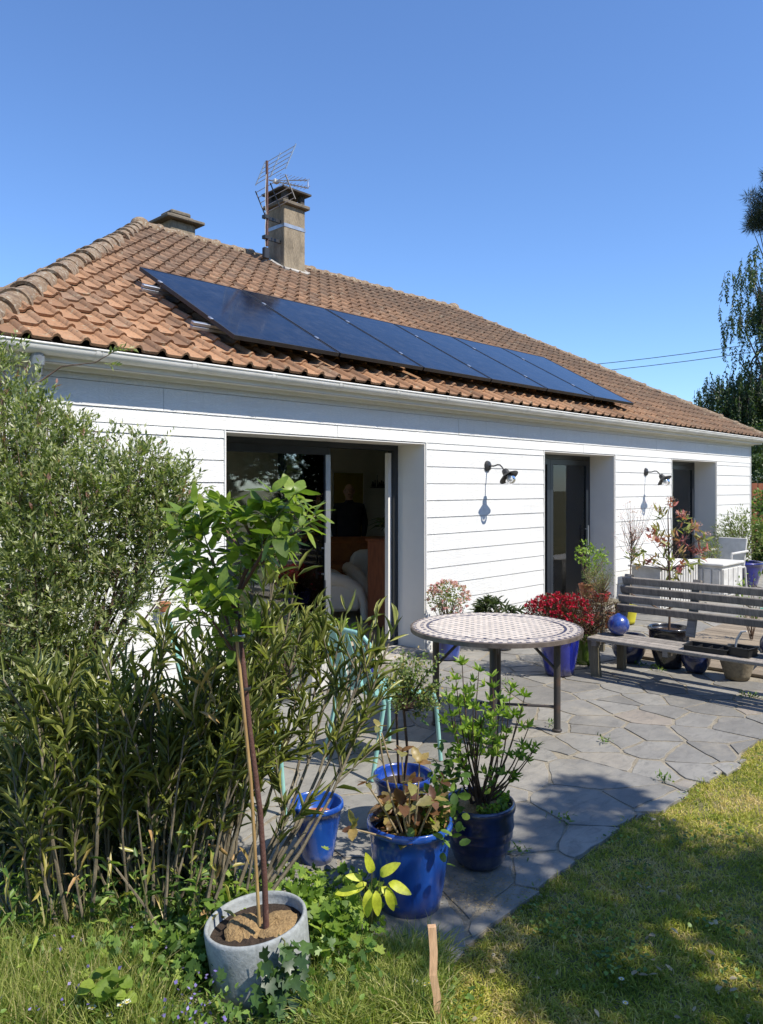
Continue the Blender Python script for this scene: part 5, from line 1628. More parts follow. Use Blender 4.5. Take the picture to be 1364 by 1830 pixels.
# tall shoots behind the sapling and the arching ones to the right
for (bx, bt, ex, ey, et) in [(380, 3.2, 495, 1000, 3.3), (370, 3.2, 455, 1030, 3.35), (380, 3.1, 525, 1060, 3.3), (370, 3.2, 540, 1120, 3.4), (380, 3.1, 470, 1080, 3.1), (400, 3.0, 610, 1130, 3.25), (400, 2.95, 640, 1150, 3.25), (400, 2.95, 665, 1130, 3.25), (400, 2.95, 695, 1150, 3.25), (400, 2.9, 672, 1215, 3.2), (380, 3.1, 480, 1170, 3.15), (380, 3.1, 445, 1130, 3.2), (400, 3.0, 575, 1165, 3.3), (375, 3.1, 430, 1200, 3.1), (395, 3.0, 545, 1190, 3.2)]:
    b = W(bx, 1590, bt); b.z = 0
    ole_stem(b, W(ex, ey, et), .009, (RT * .05 + Vector((0, 0, -.07))) * (1 if ex > 560 else .3), 3, .68 if ex > 530 else .5, (.14, .26))
for _ in range(46):          # bare shoots and litter low down
    bx = rr.uniform(40, 430); b = W(bx, 1600, rr.uniform(2.8, 3.4)); b.z = 0
    e_ = b + Vector((rr.gauss(0, .14), rr.gauss(0, .14), rr.uniform(.35, .95)))
    stems.tube([b, b.lerp(e_, .5) + Vector((rr.gauss(0, .02), rr.gauss(0, .02), 0)), e_], [.007, .005, .003], 5)
wbuild(stems, 'stems', M['bark_pale'], ole)
P0 = np.array([list(a) for a, b, c in tw]); Dd = np.array([list(b) for a, b, c in tw]); Ln = np.array([c for a, b, c in tw])
pos, dd = along(P0, Dd, Ln, 14, 28, t1=1.05)
nl = len(pos); dd = dd + rng.normal(0, .22, dd.shape)
lv('foliage', pos, dd, rng.uniform(.05, .14, nl), rng.uniform(.007, .0125, nl), 'lf_ole', ole, TL, rnd=np.clip(rng.beta(1.6, 1.9, nl) * .9 + rng.choice([0, .1], nl, p=[.97, .03]), 0, 1), upn=.8, bend=.06)
n = 300
pp_ = np.array([list(W(rr.uniform(0, 430), 1600, rr.uniform(2.75, 3.3))) for _ in range(n)]); pp_[:, 2] = rng.uniform(.02, .55, n) ** 1.2
d_ = nrm(rng.normal(0, 1, (n, 3)) + V3(0, 0, -.5))
lv('dry_leaves', pp_, d_, rng.uniform(.05, .11, n), rng.uniform(.010, .018, n), 'lf_ole', ole, TL, rnd=rng.uniform(.86, 1, n), bend=.3)
n = 26
pp_ = np.array([list(W(rr.uniform(240, 390), rr.uniform(1180, 1290), 2.75)) for _ in range(n)])
d_ = nrm(rng.normal(0, 1, (n, 3)))
lv('yellowed_leaves', pp_[:14], d_[:14], rng.uniform(.07, .11, 14), .013, 'lf_ole', ole, TL, rnd=np.full(14, .98), bend=.2)

# ---- dark filler growth behind the oleander foot
fil = plant('low_shrub', 'dense low dark green growth between the oleander stems and the willow foot', W(120, 1600, 3.4).to_tuple()[:2] + (0,), 'shrub')
n = 9000
px_ = rng.uniform(-60, 400, n); tt = rng.uniform(3.2, 3.9, n)
base_xy = np.array([at(a_, b_) for a_, b_ in zip(px_, tt)])
pos = np.column_stack([base_xy, rng.random(n) ** 1.3 * .75])
lv('foliage', pos, nrm(rng.normal(0, 1, (n, 3)) + V3(0, 0, .5)), rng.uniform(.03, .07, n), rng.uniform(.012, .028, n), 'lf_dark', fil)

fl2 = plant('low_shrub', 'light green leafy shoots in front of the bare oleander stems', W(200, 1640, 2.9).to_tuple()[:2] + (0,), 'shrub')
n = 46
bb = np.array([list(W(rr.uniform(-20, 420), 1650, rr.uniform(2.72, 2.98))) for _ in range(n)]); bb[:, 2] = 0
d3 = nrm(rng.normal(0, .25, (n, 3)) + V3(0, 0, 1)); l3 = rng.uniform(.18, .48, n)
m_ = MB()
for k in range(n): m_.tube([Vector(bb[k]), Vector(bb[k] + d3[k] * l3[k])], [.003, .0015], 4)
wbuild(m_, 'stems', M['green_stem'], fl2)
pos, dd = along(bb, d3, l3, 13, 55)
lv('foliage', pos, dd, rng.uniform(.03, .075, len(pos)), rng.uniform(.010, .02, len(pos)), 'lf_cover', fl2, TL, bend=.2)

# ---- hydrangea with bronze leaves in the big pot
hyd = plant('bronze_hydrangea', 'hydrangea with bronze and olive leaves on dry canes in the largest blue pot', (P3c[0], P3c[1], .3))
cn = MB()
c3 = Vector((P3c[0], P3c[1], .31))
canes = [((715, 1530), (676, 1300), 2.95), ((728, 1530), (682, 1310), 3.0), ((733, 1535), (718, 1345), 3.0), ((735, 1540), (735, 1400), 2.95), ((700, 1530), (655, 1400), 2.9), ((690, 1530), (632, 1482), 2.8), ((745, 1530), (750, 1365), 3.0), ((765, 1530), (775, 1430), 2.95),
         ((735, 1540), (720, 1440), 2.9), ((755, 1540), (790, 1400), 3.05)]
bl_ = [big_leaf_mesh('leaf', .075, .046, M['lf_bronze'], .25, .22, .10), big_leaf_mesh('leaf', .075, .042, M['lf_bronze'], .45, .15, .10), big_leaf_mesh('leaf', .07, .036, M['lf_bronze'], .05, .35, .10)]
tips = []
for (a_, b_, t) in canes:
    p = W(*a_, t if False else 2.97); p.z = .30; q = W(*b_, t)
    if (p - c3).length > .12: p = c3 + (p - c3).normalized() * .10
    cn.tube(curve_pts(p, q, 0, (random.gauss(0, .012), random.gauss(0, .012), 0), 4), [.0045, .004, .004, .0035, .003], 6)
    tips.append((q, (q - p).normalized()))
wbuild(cn, 'canes', M['dead'], hyd)
for k in range(48):
    a_ = random.random() * 6.28; r_ = .13 * math.sqrt(random.random())
    tips.append((c3 + Vector((r_ * math.cos(a_), r_ * math.sin(a_), random.uniform(.01, .13))), Vector((math.cos(a_) * .5, math.sin(a_) * .5, 1)).normalized()))
skip = {0, 1}
for i, (p, d) in enumerate(tips):
    nlf = 4 if i < 10 else 5
    if i == 1: continue
    ph = random.random() * 6
    for q in range(nlf):
        a_ = ph + q * 2 * math.pi / nlf + random.uniform(-.4, .4)
        x = d.orthogonal().normalized(); y = d.cross(x); el_ = random.uniform(.1, 1.0)
        ddv = (x * math.cos(a_) + y * math.sin(a_)) * math.cos(el_) + d * math.sin(el_)
        o = put_leaf('leaf', random.choice(bl_), (0, 0, 0), ddv, None, s=random.uniform(.55, 1.05) * (.8 if i in (0, 4) else 1))
        mt = o.matrix_basis.copy(); mt.translation = p; wpar(o, hyd); o.matrix_basis = mt
# creeping green mint-like plant at the right side of the pot and soft palmate leaves
crp = plant('creeping_plant', 'small bright green creeping plant at the right rim of the largest blue pot', (P3c[0] + .1, P3c[1], .3))
n = 900
cc = np.array(c3 + RT * .09 - FW * .02)
lv('foliage', cc + rng.normal(0, 1, (n, 3)) * V3(.035, .035, .03) + V3(0, 0, .03), nrm(rng.normal(0, 1, (n, 3)) + V3(0, 0, .3)), .012, .011, 'lf_azalea', crp, TR)
n = 60
cc = np.array(W(790, 1440, 3.1))
pl_ = cc + rng.normal(0, 1, (n, 3)) * V3(.05, .05, .075)
lv('upright_leaves', pl_, nrm(rng.normal(0, 1, (n, 3)) + V3(0, 0, .4)), rng.uniform(.03, .055, n), .035, 'lf_cover', crp, TR)

# ---- green shrub in the navy pot (whorled leaves at twig ends)
gsh = plant('green_shrub', 'airy shrub with bright green whorled leaves in the ribbed dark pot', (P5c[0], P5c[1], .28))
c5 = Vector((P5c[0], P5c[1], .28))
ends = [(826, 1185), (815, 1215), (833, 1235), (812, 1280), (846, 1262), (880, 1210), (868, 1265), (892, 1275), (912, 1240), (938, 1245), (925, 1285), (945, 1300), (905, 1310), (890, 1330), (862, 1330), (838, 1320), (958, 1335), (930, 1350), (915, 1385), (870, 1385), (900, 1265), (842, 1300), (820, 1340), (860, 1295), (882, 1300), (950, 1345), (800, 1245), (856, 1200)]
gs = MB(); wl_p = []; wl_d = []
for i, (px, py) in enumerate(ends):
    t = 3.35 + random.uniform(-.16, .16)
    e_ = W(px, py, t)
    b = c5 + Vector((random.gauss(0, .02), random.gauss(0, .02), 0))
    bulge = RT * (.02 if px > 870 else -.02)
    pts = curve_pts(b, e_, 0, bulge + Vector((0, 0, -.02 if px > 900 else 0)), 5)
    gs.tube(pts, [.0055, .0048, .004, .0032, .0025, .0018], 5)
    for k, (p, d, ln) in enumerate([(pts[5], (pts[5] - pts[4]).normalized(), 1)] + [(pts[j].lerp(pts[j + 1], random.random()) + Vector((random.gauss(0, .03), random.gauss(0, .03), random.uniform(0, .04))), Vector((random.gauss(0, .5), random.gauss(0, .5), 1)).normalized(), .8) for j in (3, 4) for _ in range(2 if px < 900 else 1)]):
        m7 = 8
        for q in range(m7):
            a_ = q * 6.283 / m7 + random.random(); x = d.orthogonal().normalized(); y = d.cross(x); el_ = random.uniform(.35, 1.2)
            wl_p.append(list(p)); wl_d.append(list((x * math.cos(a_) + y * math.sin(a_)) * math.cos(el_) + d * math.sin(el_)))
wbuild(gs, 'stems', M['twig'], gsh)
n = len(wl_p)
lv('foliage', wl_p, wl_d, rng.uniform(.030, .052, n), rng.uniform(.011, .017, n), 'lf_azalea', gsh, TL)
wd = plant('pot_weeds', 'bright green weeds round the rim of the ribbed dark pot', (P5c[0] + .1, P5c[1], .27), 'plant')
n = 260; a_ = rng.uniform(-2.6, .6, n)
lv('foliage', np.column_stack([P5c[0] + .115 * np.cos(a_) + rng.normal(0, .015, n), P5c[1] + .115 * np.sin(a_) + rng.normal(0, .015, n), .27 + rng.random(n) * .05]), nrm(rng.normal(0, 1, (n, 3)) + V3(0, 0, .6)), .022, .016, 'lf_azalea', wd, TR)
mp = plant('lobed_plant', 'leafy plant with dark lobed leaves rising left of the green shrub', (P5c[0] - .1, P5c[1] + .05, .25))
n = 110; cc = np.array(W(800, 1400, 3.35))
pl_ = cc + rng.normal(0, 1, (n, 3)) * V3(.04, .04, .10)
lv('foliage', pl_, nrm(rng.normal(0, 1, (n, 3)) + V3(0, 0, .5)), rng.uniform(.035, .06, n), .022, 'lf_cover', mp, TL, rnd=rng.random(n) * .6)

# ---- little standard rose
ros = plant('standard_rose', 'small standard rose with a dense round crown and thin trunk in the blue pot', (P4c[0], P4c[1], .2), 'plant')
b = Vector((P4c[0], P4c[1], .21)); tp = W(722, 1270, 3.72)
m_ = MB(); m_.tube([b, b.lerp(tp, .5) + RT * .02, tp], [.008, .007, .007], 7)
m_.tube([b + RT * -.02, W(708, 1260, 3.70)], [.006, .006], 6)
heads = []
rsn = 46
rc_ = W(738, 1220, 3.72)
for k in range(rsn):
    v = Vector((random.gauss(0, 1), random.gauss(0, 1), random.gauss(0, 1) + .25)).normalized() * random.uniform(.09, .23)
    v.z *= .72
    e_ = rc_ + v
    m_.tube([tp, tp.lerp(e_, .5) + Vector((0, 0, .01)), e_], [.003, .0022, .0012], 4)
    heads.append((tp.lerp(e_, .35), (e_ - tp), (e_ - tp).length * .7))
wbuild(m_, 'stems', M['twig'], ros)
pos, dd = along(np.array([list(a) for a, b2, c in heads]), np.array([list(b2) for a, b2, c in heads]), np.array([c for a, b2, c in heads]), 56, 60)
pos += rng.normal(0, .012, pos.shape)
lv('foliage', pos, dd, rng.uniform(.014, .024, len(pos)), rng.uniform(.009, .014, len(pos)), 'lf_rose', ros, TS)

# ---- azalea and friends
def round_bush(name, label, c, r_, n, m, L, W_, flowers=None, group=None, up=.4, tpl=TS, cat='shrub', stems_=20, base=None, stemm='twig', shell=.5, clumps=0, **kw):
    c = Vector(c)
    base = Vector(base) if base is not None else c - Vector((0, 0, r_[2]))
    p_ = plant(name, label, base, cat, group)
    m_ = MB()
    for k in range(stems_):
        v = Vector((random.gauss(0, 1), random.gauss(0, 1), random.gauss(0, 1) + .3)).normalized()
        e_ = c + Vector((v.x * r_[0], v.y * r_[1], v.z * r_[2])) * random.uniform(.6, 1.0)
        m_.tube([base + Vector((random.gauss(0, .01), random.gauss(0, .01), 0)), base.lerp(e_, .5) + Vector((random.gauss(0, .03) * r_[0] * 3, random.gauss(0, .03) * r_[0] * 3, 0)), e_], [.02 * r_[0] + .002, .013 * r_[0] + .0015, .001], 4)
    wbuild(m_, 'stems', M[stemm], p_)
    if clumps:
        cv = nrm(rng.normal(0, 1, (clumps, 3))) * rng.uniform(.45, 1, (clumps, 1))
        idx = rng.integers(0, clumps, n)
        v = cv[idx] + rng.normal(0, .12, (n, 3))
    else:
        v = nrm(rng.normal(0, 1, (n, 3))) * (rng.random((n, 1)) ** shell)
    pos = np.array(c) + v * np.array(r_)
    d = nrm(v + rng.normal(0, .7, (n, 3)) + V3(0, 0, up))
    lv('foliage', pos, d, rng.uniform(L * .7, L * 1.2, n), rng.uniform(W_ * .7, W_ * 1.2, n), m, p_, tpl, **kw)
    if flowers:
        fm, fn, fr, bias = flowers
        v = nrm(rng.normal(0, 1, (fn, 3)) + np.array(bias)) * rng.uniform(.85, 1.05, (fn, 1))
        fc = np.array(c) + v * np.array(r_)
        K = 9
        pos = np.repeat(fc, K, 0) + rng.normal(0, fr * .25, (fn * K, 3))
        lv('flowers', pos, nrm(rng.normal(0, 1, (fn * K, 3)) + np.repeat(v, K, 0)), fr, fr * .7, fm, p_, TR, rnd=np.repeat(rng.random(fn), K))
    return p_
az = Vector((azp.location.x, azp.location.y, .56))
round_bush('azalea', 'azalea covered in crimson flowers in the tall royal blue pot', az + Vector((0, 0, .02)), (.31, .31, .17), 5600, 'lf_darkred', .03, .011, ('petal_red', 170, .022, (-.35, -.2, .85)), base=az - Vector((0, 0, .15)))
gr_ = Vector((grp.location.x, grp.location.y, .30))
round_bush('dark_red_shrub', 'wiry shrub with small dark red leaves in the olive green pot', gr_ + Vector((0, 0, .20)) - FW * .10 + RT * .02, (.30, .30, .27), 4600, 'lf_darkred', .022, .010, ('petal_red', 10, .018, (0, -.3, .8)), base=gr_, stems_=60)
pk = Vector((pkp.location.x, pkp.location.y, .25))
round_bush('pink_plant', 'plant with pale pink flowers against the white wall, behind the table', pk + Vector((0, 0, .38)), (.22, .22, .17), 900, 'lf_rose', .028, .016, ('petal_pink', 110, .022, (0, 0, .5)), base=pk, stems_=40)
dk = Vector((dkp.location.x, dkp.location.y, .14))
round_bush('dark_leaved_plant', 'low plant with dark narrow leaves against the wall, left of the azalea', dk + Vector((0, 0, .28)), (.26, .2, .15), 420, 'lf_dark', .11, .020, None, base=dk, tpl=TL, clumps=18, bend=.2)
herbc = W(1020, 1040, 8.25)
round_bush('herb_bush', 'thin grey green herb bush in the shallow red bowl on the stand', (7.50, 4.05, .78), (.18, .18, .16), 1300, 'lf_rose', .022, .006, base=(7.55, 4.05, .6), stems_=60, stemm='dead', tpl=TS)
round_bush('pale_green_bush', 'bush with light green rounded leaves in the terracotta pot on the stand', (7.72, 4.25, .98), (.24, .22, .16), 420, 'lf_azalea', .036, .022, base=(7.68, 4.28, .66), stems_=22, clumps=26, tpl=TS)

# photinia standard in the black pot
pb0 = Vector((b12.location.x, b12.location.y, .34))
ph_ = plant('photinia', 'tall photinia with red young leaves and pinkish flower heads in the black pot', (pb0.x, pb0.y, .34), 'tree')
t12 = (Vector((pb0.x, pb0.y, 0))).dot(FW)
m_ = MB(); hd0 = W(1196, 1010, t12); m_.tube([pb0, pb0.lerp(hd0, .5) + RT * .01, hd0, W(1194, 920, t12), W(1200, 890, t12)], [.012, .011, .010, .005, .002], 7)
hp = []; fh = []
for (px, py) in [(1150, 985), (1135, 1000), (1165, 965), (1180, 960), (1175, 1000), (1205, 960), (1225, 950), (1245, 965), (1235, 985), (1215, 990), (1200, 1000), (1160, 1005), (1250, 1000), (1225, 930), (1175, 945), (1215, 1010), (1190, 980), (1255, 985), (1200, 1030), (1192, 1015), (1207, 1020), (1180, 925), (1240, 940), (1145, 1010), (1185, 970), (1230, 1010), (1212, 970), (1222, 968)]:
    e_ = W(px, py, t12 + random.uniform(-.25, .25))
    m_.tube([W(1195, min(1020, py + 40), t12), e_], [.004, .002], 4); hp.append((e_, (e_ - hd0).normalized()))
for (px, py) in [(1198, 893), (1180, 912), (1219, 918), (1245, 938), (1262, 955), (1167, 945), (1253, 985), (1130, 985), (1178, 962)]:
    e_ = W(px, py, t12 + random.uniform(-.2, .2)); m_.tube([W(1200, min(1000, py + 60), t12), e_], [.003, .0018], 4); fh.append(e_); hp.append((e_ - Vector((0, 0, .04)), Vector((0, 0, 1))))
wbuild(m_, 'stems', M['twig'], ph_)
K = 11
pos = np.repeat(np.array([list(a) for a, b2 in hp]), K, 0) + rng.normal(0, .018, (len(hp) * K, 3))
d = nrm(rng.normal(0, 1, pos.shape) * .9 + np.repeat(np.array([list(b2) for a, b2 in hp]), K, 0) + V3(0, 0, -.1))
lv('foliage', pos, d, rng.uniform(.05, .10, len(pos)), rng.uniform(.018, .03, len(pos)), 'lf_red', ph_, TL, rnd=np.clip(np.repeat(rng.random(len(hp)), K) * .8 + rng.random(len(pos)) * .3, 0, 1))
K = 60
pos = np.repeat(np.array([list(a) for a in fh]), K, 0) + rng.normal(0, 1, (len(fh) * K, 3)) * V3(.03, .03, .012)
lv('flower_heads', pos, nrm(rng.normal(0, 1, pos.shape) + V3(0, 0, 1)), .012, .010, 'petal_pink', ph_)
# bare wiry shrub left of it
bs0 = Vector((10.2, 4.45, .02))
bsh = plant('bare_shrub', 'almost leafless wiry shrub with pinkish buds before the white wall, right of the middle door', bs0, 'shrub')
t_bs = bs0.dot(FW); m_ = MB(); tips = []
st0 = bs0.copy(); 
m_.tube([W(1126, 1060, t_bs), W(1128, 1000, t_bs), W(1130, 960, t_bs)], [.010, .008, .006], 6)
for k in range(46):
    b = W(1129, random.uniform(960, 1010), t_bs); e_ = W(random.gauss(1133, 17), random.uniform(895, 975), t_bs + random.uniform(-.2, .2))
    md_ = b.lerp(e_, .5) + Vector((random.gauss(0, .02), random.gauss(0, .02), -.02))
    m_.tube([b, md_, e_], [.0035, .0025, .0012], 4); tips += [list(e_), list(md_)]
m_.tube([bs0, W(1126, 1060, t_bs)], [.012, .010], 6)
wbuild(m_, 'stems', M['twig'], bsh)
pos = np.repeat(np.array(tips), 9, 0) + rng.normal(0, .02, (len(tips) * 9, 3))
lv('buds', pos, nrm(rng.normal(0, 1, pos.shape) + V3(0, 0, .6)), .022, .008, 'petal_pink', bsh)
# olive bush in far blue pot and planting at the far right
ol = Vector((b19.location.x, b19.location.y, .40))
round_bush('olive_bush', 'grey green olive bush in the big blue pot by the far corner', ol + Vector((0, 0, .50)), (.42, .42, .42), 2600, 'lf_willow', .07, .018, base=ol, stems_=30, clumps=60, rnd=np.clip(rng.random(2600) * .6, 0, 1))
round_bush('low_green_bush', 'low round green bush between white chest and chair', (12.75, 4.9, .72), (.24, .2, .18), 600, 'lf_rose', .04, .016, base=(12.75, 4.9, .3))
round_bush('potted_sapling', 'sparse pale green sapling behind the right half of the bench', (9.0, 3.0, .55), (.16, .16, .38), 160, 'lf_azalea', .05, .022, base=(9.0, 3.0, .05), stems_=10, clumps=14)
# wall side plants by the open door
round_bush('grassy_plant', 'arching thin grassy plant in the white planter before the open door', (4.30, 5.0, .44), (.30, .18, .16), 900, 'grass_tall', .20, .006, base=(4.30, 5.0, .28), tpl=TB, bend=.5, rnd=rng.random(900) * .9)
round_bush('leafy_plant', 'bright green strappy plant beside the grassy one in the white planter', (4.55, 5.0, .44), (.20, .15, .12), 260, 'lf_azalea', .12, .016, base=(4.55, 5.0, .28), tpl=TL, bend=.3)
round_bush('rosemary_bush', 'dark fine leaved bush in the white pot behind the sapling trunk', (3.30, 4.25, .62), (.34, .30, .32), 3600, 'lf_rose', .026, .008, base=(3.35, 4.25, .28), stems_=50, rnd=rng.random(3600) * .55)
# ---- lime yellow sprig
ys = W(668, 1590, 2.92)
yp = plant('lime_sprig', 'young sprig with glowing lime yellow leaves in front of the big blue pot', (ys.x, ys.y, .02), 'plant')
m_ = MB(); yb = Vector((ys.x - .02, ys.y, .0))
ym = big_leaf_mesh('leaf', .088, .038, M['lf_yellow'], .30, .22)
for (px, py, dx, dz) in [(655, 1578, -1, -.4), (640, 1590, -1.2, .1), (665, 1560, -.2, 1), (680, 1565, .6, .7), (660, 1590, -.1, -1), (695, 1578, 1, -.2), (690, 1590, .5, -1), (672, 1592, .1, -.9), (648, 1572, -.8, .5), (682, 1585, .8, -.6)]:
    e_ = W(px, py, 2.82 + random.uniform(-.05, .05)); m_.tube([yb, (yb + e_) / 2 + Vector((0, 0, .05)), e_], [.003, .002, .0015], 5)
    ddv = RT * dx + Vector((0, 0, dz)) - FW * .4
    o = put_leaf('leaf', ym, (0, 0, 0), ddv, None, up=(-FW.x * .8, -FW.y * .8, .8), s=random.uniform(.7, 1.1))
    mt = o.matrix_basis.copy(); mt.translation = e_; wpar(o, yp); o.matrix_basis = mt
wbuild(m_, 'stems', M['green_stem'], yp)

# ---- ivy on the concrete pot
iv = plant('ivy', 'dark green ivy trailing over the front of the concrete pot', (CP.x - .08, CP.y - .2, .1))
pts_ = []
rp = random.Random(9)
for k in range(90):
    a_ = rp.gauss(-2.02, .30); z = rp.uniform(.0, .26) * (1 if rp.random() < .8 else 1.1)
    r_ = .19 + rp.uniform(.005, .05) + (.26 - z) * .12
    pts_.append((CP.x + r_ * math.cos(a_), CP.y + r_ * math.sin(a_), z * .85))
n = len(pts_); pts_ = np.array(pts_)
TI = (np.array([[0, 0, 0], [.32, -.08, .02], [.55, .22, .03], [.30, .38, 0], [.42, .72, .02], [.15, .66, 0], [0, 1, .02], [-.15, .66, 0], [-.42, .72, .02], [-.30, .38, 0], [-.55, .22, .03], [-.32, -.08, .02], [0, .35, -.03]], float), [(12, i, i + 1) for i in range(11)] + [(12, 11, 0)])
outw = np.column_stack([pts_[:, 0] - CP.x, pts_[:, 1] - CP.y, np.zeros(n)])
lv('foliage', pts_, nrm(rng.normal(0, .5, (n, 3)) + V3(0, 0, -.6) + outw * 2), rng.uniform(.035, .06, n), rng.uniform(.035, .055, n), 'lf_ivy', iv, TI, up=tuple(nrm(outw.mean(0)) * 1.0 + V3(0, 0, .3)), upn=.35)
m_ = MB(); m_.tube([(CP.x - .03, CP.y - .12, .23), (CP.x - .06, CP.y - .19, .25), (CP.x - .08, CP.y - .21, .16), (CP.x - .07, CP.y - .21, .06), (CP.x - .1, CP.y - .23, .0)], .003, 5); wbuild(m_, 'vine', M['green_stem'], iv)

# ---- ground cover
def cover(name, label, n, pxr, tr, zmax, m, L, W_, tpl=TR, cat='ground cover', rnd=None, avoid=True, up=.8, bend=0, zpow=1.3, clump=0, upn=.4):
    px_ = rng.uniform(*pxr, n); tt = rng.uniform(*tr, n)
    xy = np.array([at(a_, b_) for a_, b_ in zip(px_, tt)])
    if clump:
        cc = xy[rng.integers(0, n, clump)]
        xy = cc[rng.integers(0, clump, n)] + rng.normal(0, .07, (n, 2))
    keep = np.ones(n, bool)
    for (cx, cy, r_) in ((CP.x, CP.y, .19), (P3c[0], P3c[1], .15), (p2.x, p2.y, .11)):
        keep &= np.hypot(xy[:, 0] - cx, xy[:, 1] - cy) > r_
    xy = xy[keep]; k = len(xy)
    pos = np.column_stack([xy, .0 + rng.random(k) ** zpow * zmax])
    o = leaves(name, pos, nrm(rng.normal(0, 1, (k, 3)) + V3(0, 0, up)), rng.uniform(L * .6, L * 1.25, k), rng.uniform(W_ * .6, W_ * 1.25, k), M[m], None, tpl, rnd=rnd, bend=bend, upn=upn)
    return tag(o, label, None, None, 'stuff')
TI = (np.array([[0, 0, 0], [.32, -.08, .02], [.55, .22, .03], [.30, .38, 0], [.42, .72, .02], [.15, .66, 0], [0, 1, .02], [-.15, .66, 0], [-.42, .72, .02], [-.30, .38, 0], [-.55, .22, .03], [-.32, -.08, .02], [0, .35, -.03]], float), [(12, i, i + 1) for i in range(11)] + [(12, 11, 0)])
cover('ground_ivy', 'mixed green ground cover around the pots', 4200, (190, 640), (2.62, 3.2), .15, 'lf_cover', .036, .036, TI, clump=260)
cover('ground_leaves', 'small oval leaves mixed through the ground cover', 2600, (-60, 640), (2.35, 3.2), .14, 'lf_cover', .030, .013, TL, clump=240, up=.5)
cover('ground_ivy', 'low leafy weeds at the bottom left corner', 900, (-60, 420), (2.3, 2.75), .08, 'lf_cover', .028, .026, TI, clump=160)
cover('bright_weeds', 'brighter upright weeds behind the concrete pot', 900, (400, 640), (2.75, 3.12), .20, 'lf_azalea', .048, .038, TI, clump=70)
cover('violet_flowers', 'tiny violet flowers scattered in the weeds', 420, (60, 380), (2.40, 2.85), .14, 'petal_violet', .013, .012, TS, clump=20)

def grass(name, n, region, m, L, W_, lean=.35, bend=.5, rnd=None, kind='stuff', label=None, keepf=None, clump=0):
    P_ = region(n)
    if keepf is not None: P_ = P_[keepf(P_)]
    k = len(P_)
    d = nrm(np.column_stack([rng.normal(0, lean, k), rng.normal(0, lean, k), np.ones(k)]))
    ll = (rng.uniform(.45, 1.15, k)) * L
    o = leaves(name, np.column_stack([P_, np.full(k, -.008)]), d, ll, W_ * rng.uniform(.7, 1.3, k), M[m], None, TB, rnd=rnd(P_) if rnd else None, up=(0, 0, .0), upn=1.0, bend=bend)
    return tag(o, label, None, None, kind)
def fnoise(P_, s, seed=0):
    return np.array([mnoise.noise(Vector((a_ * s, b_ * s, seed))) for a_, b_ in P_])
def lawn_region(n):
    # bearing from the camera and distance, denser towards the viewer
    t = 1.6 + (8.5 - 1.6) * rng.random(n) ** 1.6
    px_ = np.where(rng.random(n) < .74, rng.uniform(480, 1420, n), rng.uniform(-500, 2900, n))
    return np.array([at(a_, b_) for a_, b_ in zip(px_, t)])
def on_lawn(P_):
    e_ = np.array([patio_edge(a_) for a_ in P_[:, 0]]) - .01 + rng.normal(0, .022, len(P_))
    k = P_[:, 1] < e_
    for (cx, cy, r_) in ((CP.x, CP.y, .16), (P3c[0], P3c[1], .13)):
        k &= np.hypot(P_[:, 0] - cx, P_[:, 1] - cy) > r_
    return k
def lawn_rnd(P_):
    a_ = fnoise(P_, 2.2) * 1.0 + fnoise(P_, 11, 3) * .9
    return np.clip(.52 + a_ * .55 + rng.normal(0, .17, len(P_)), 0, 1)
grass('lawn_grass', 230000, lawn_region, 'grass', .075, .0042, .55, .6, lawn_rnd, label='short patchy green and straw coloured lawn grass', keepf=on_lawn)
def tuft_region(px0, px1, t0, t1, clumps, sd=.03):
    def f(n):
        cc = np.array([at(rng.uniform(px0, px1), rng.uniform(t0, t1)) for _ in range(clumps)])
        return cc[rng.integers(0, clumps, n)] + rng.normal(0, sd, (n, 2))
    return f
avoidp = lambda P_: (np.hypot(P_[:, 0] - CP.x, P_[:, 1] - CP.y) > .19) & (np.hypot(P_[:, 0] - P3c[0], P_[:, 1] - P3c[1]) > .15)
grass('lawn_tufts', 26000, lambda n: (lambda C_: C_[rng.integers(0, len(C_), n)] + rng.normal(0, .028, (n, 2)))(lawn_region(900)), 'grass', .10, .0045, .5, .5, lambda P_: np.clip(.35 + fnoise(P_, 2.2) * .5 + rng.normal(0, .15, len(P_)), 0, 1), label='longer green tufts standing in the lawn', keepf=on_lawn)
def lawn_leaves(name, n, m, L, W_, tpl, label, clump):
    P_ = lawn_region(n * 2); cc = P_[:clump]; P_ = cc[rng.integers(0, clump, n)] + rng.normal(0, .06, (n, 2)); P_ = P_[on_lawn(P_)]; k = len(P_)
    o = leaves(name, np.column_stack([P_, rng.uniform(.015, .05, k)]), nrm(rng.normal(0, 1, (k, 3)) * V3(1, 1, .3)), rng.uniform(L * .6, L * 1.2, k), rng.uniform(W_ * .6, W_ * 1.2, k), M[m], None, tpl, upn=.35)
    tag(o, label, None, None, 'stuff')
lawn_leaves('clover', 2600, 'lf_cover', .018, .017, TR, 'small clover leaves in patches of the lawn', 60)
lawn_leaves('fallen_leaves', 420, 'straw', .035, .018, TL, 'dry fallen leaves scattered on the lawn', 400)
grass('tall_grass', 7500, tuft_region(550, 780, 2.45, 2.85, 80, .035), 'grass_tall', .22, .0042, .45, .4, lambda P_: np.clip(rng.beta(2, 1.6, len(P_)), 0, 1), label='tall fresh grass before the big blue pot', keepf=avoidp)
grass('tall_grass', 15000, tuft_region(-60, 260, 2.38, 2.95, 150, .045), 'grass_tall', .27, .0046, .30, .35, None, label='tall bright grass at the left edge', keepf=avoidp)
grass('tall_grass', 6000, tuft_region(200, 640, 2.32, 2.7, 100, .04), 'grass_tall', .13, .0035, .6, .5, None, label='thin grass around the concrete pot', keepf=avoidp)
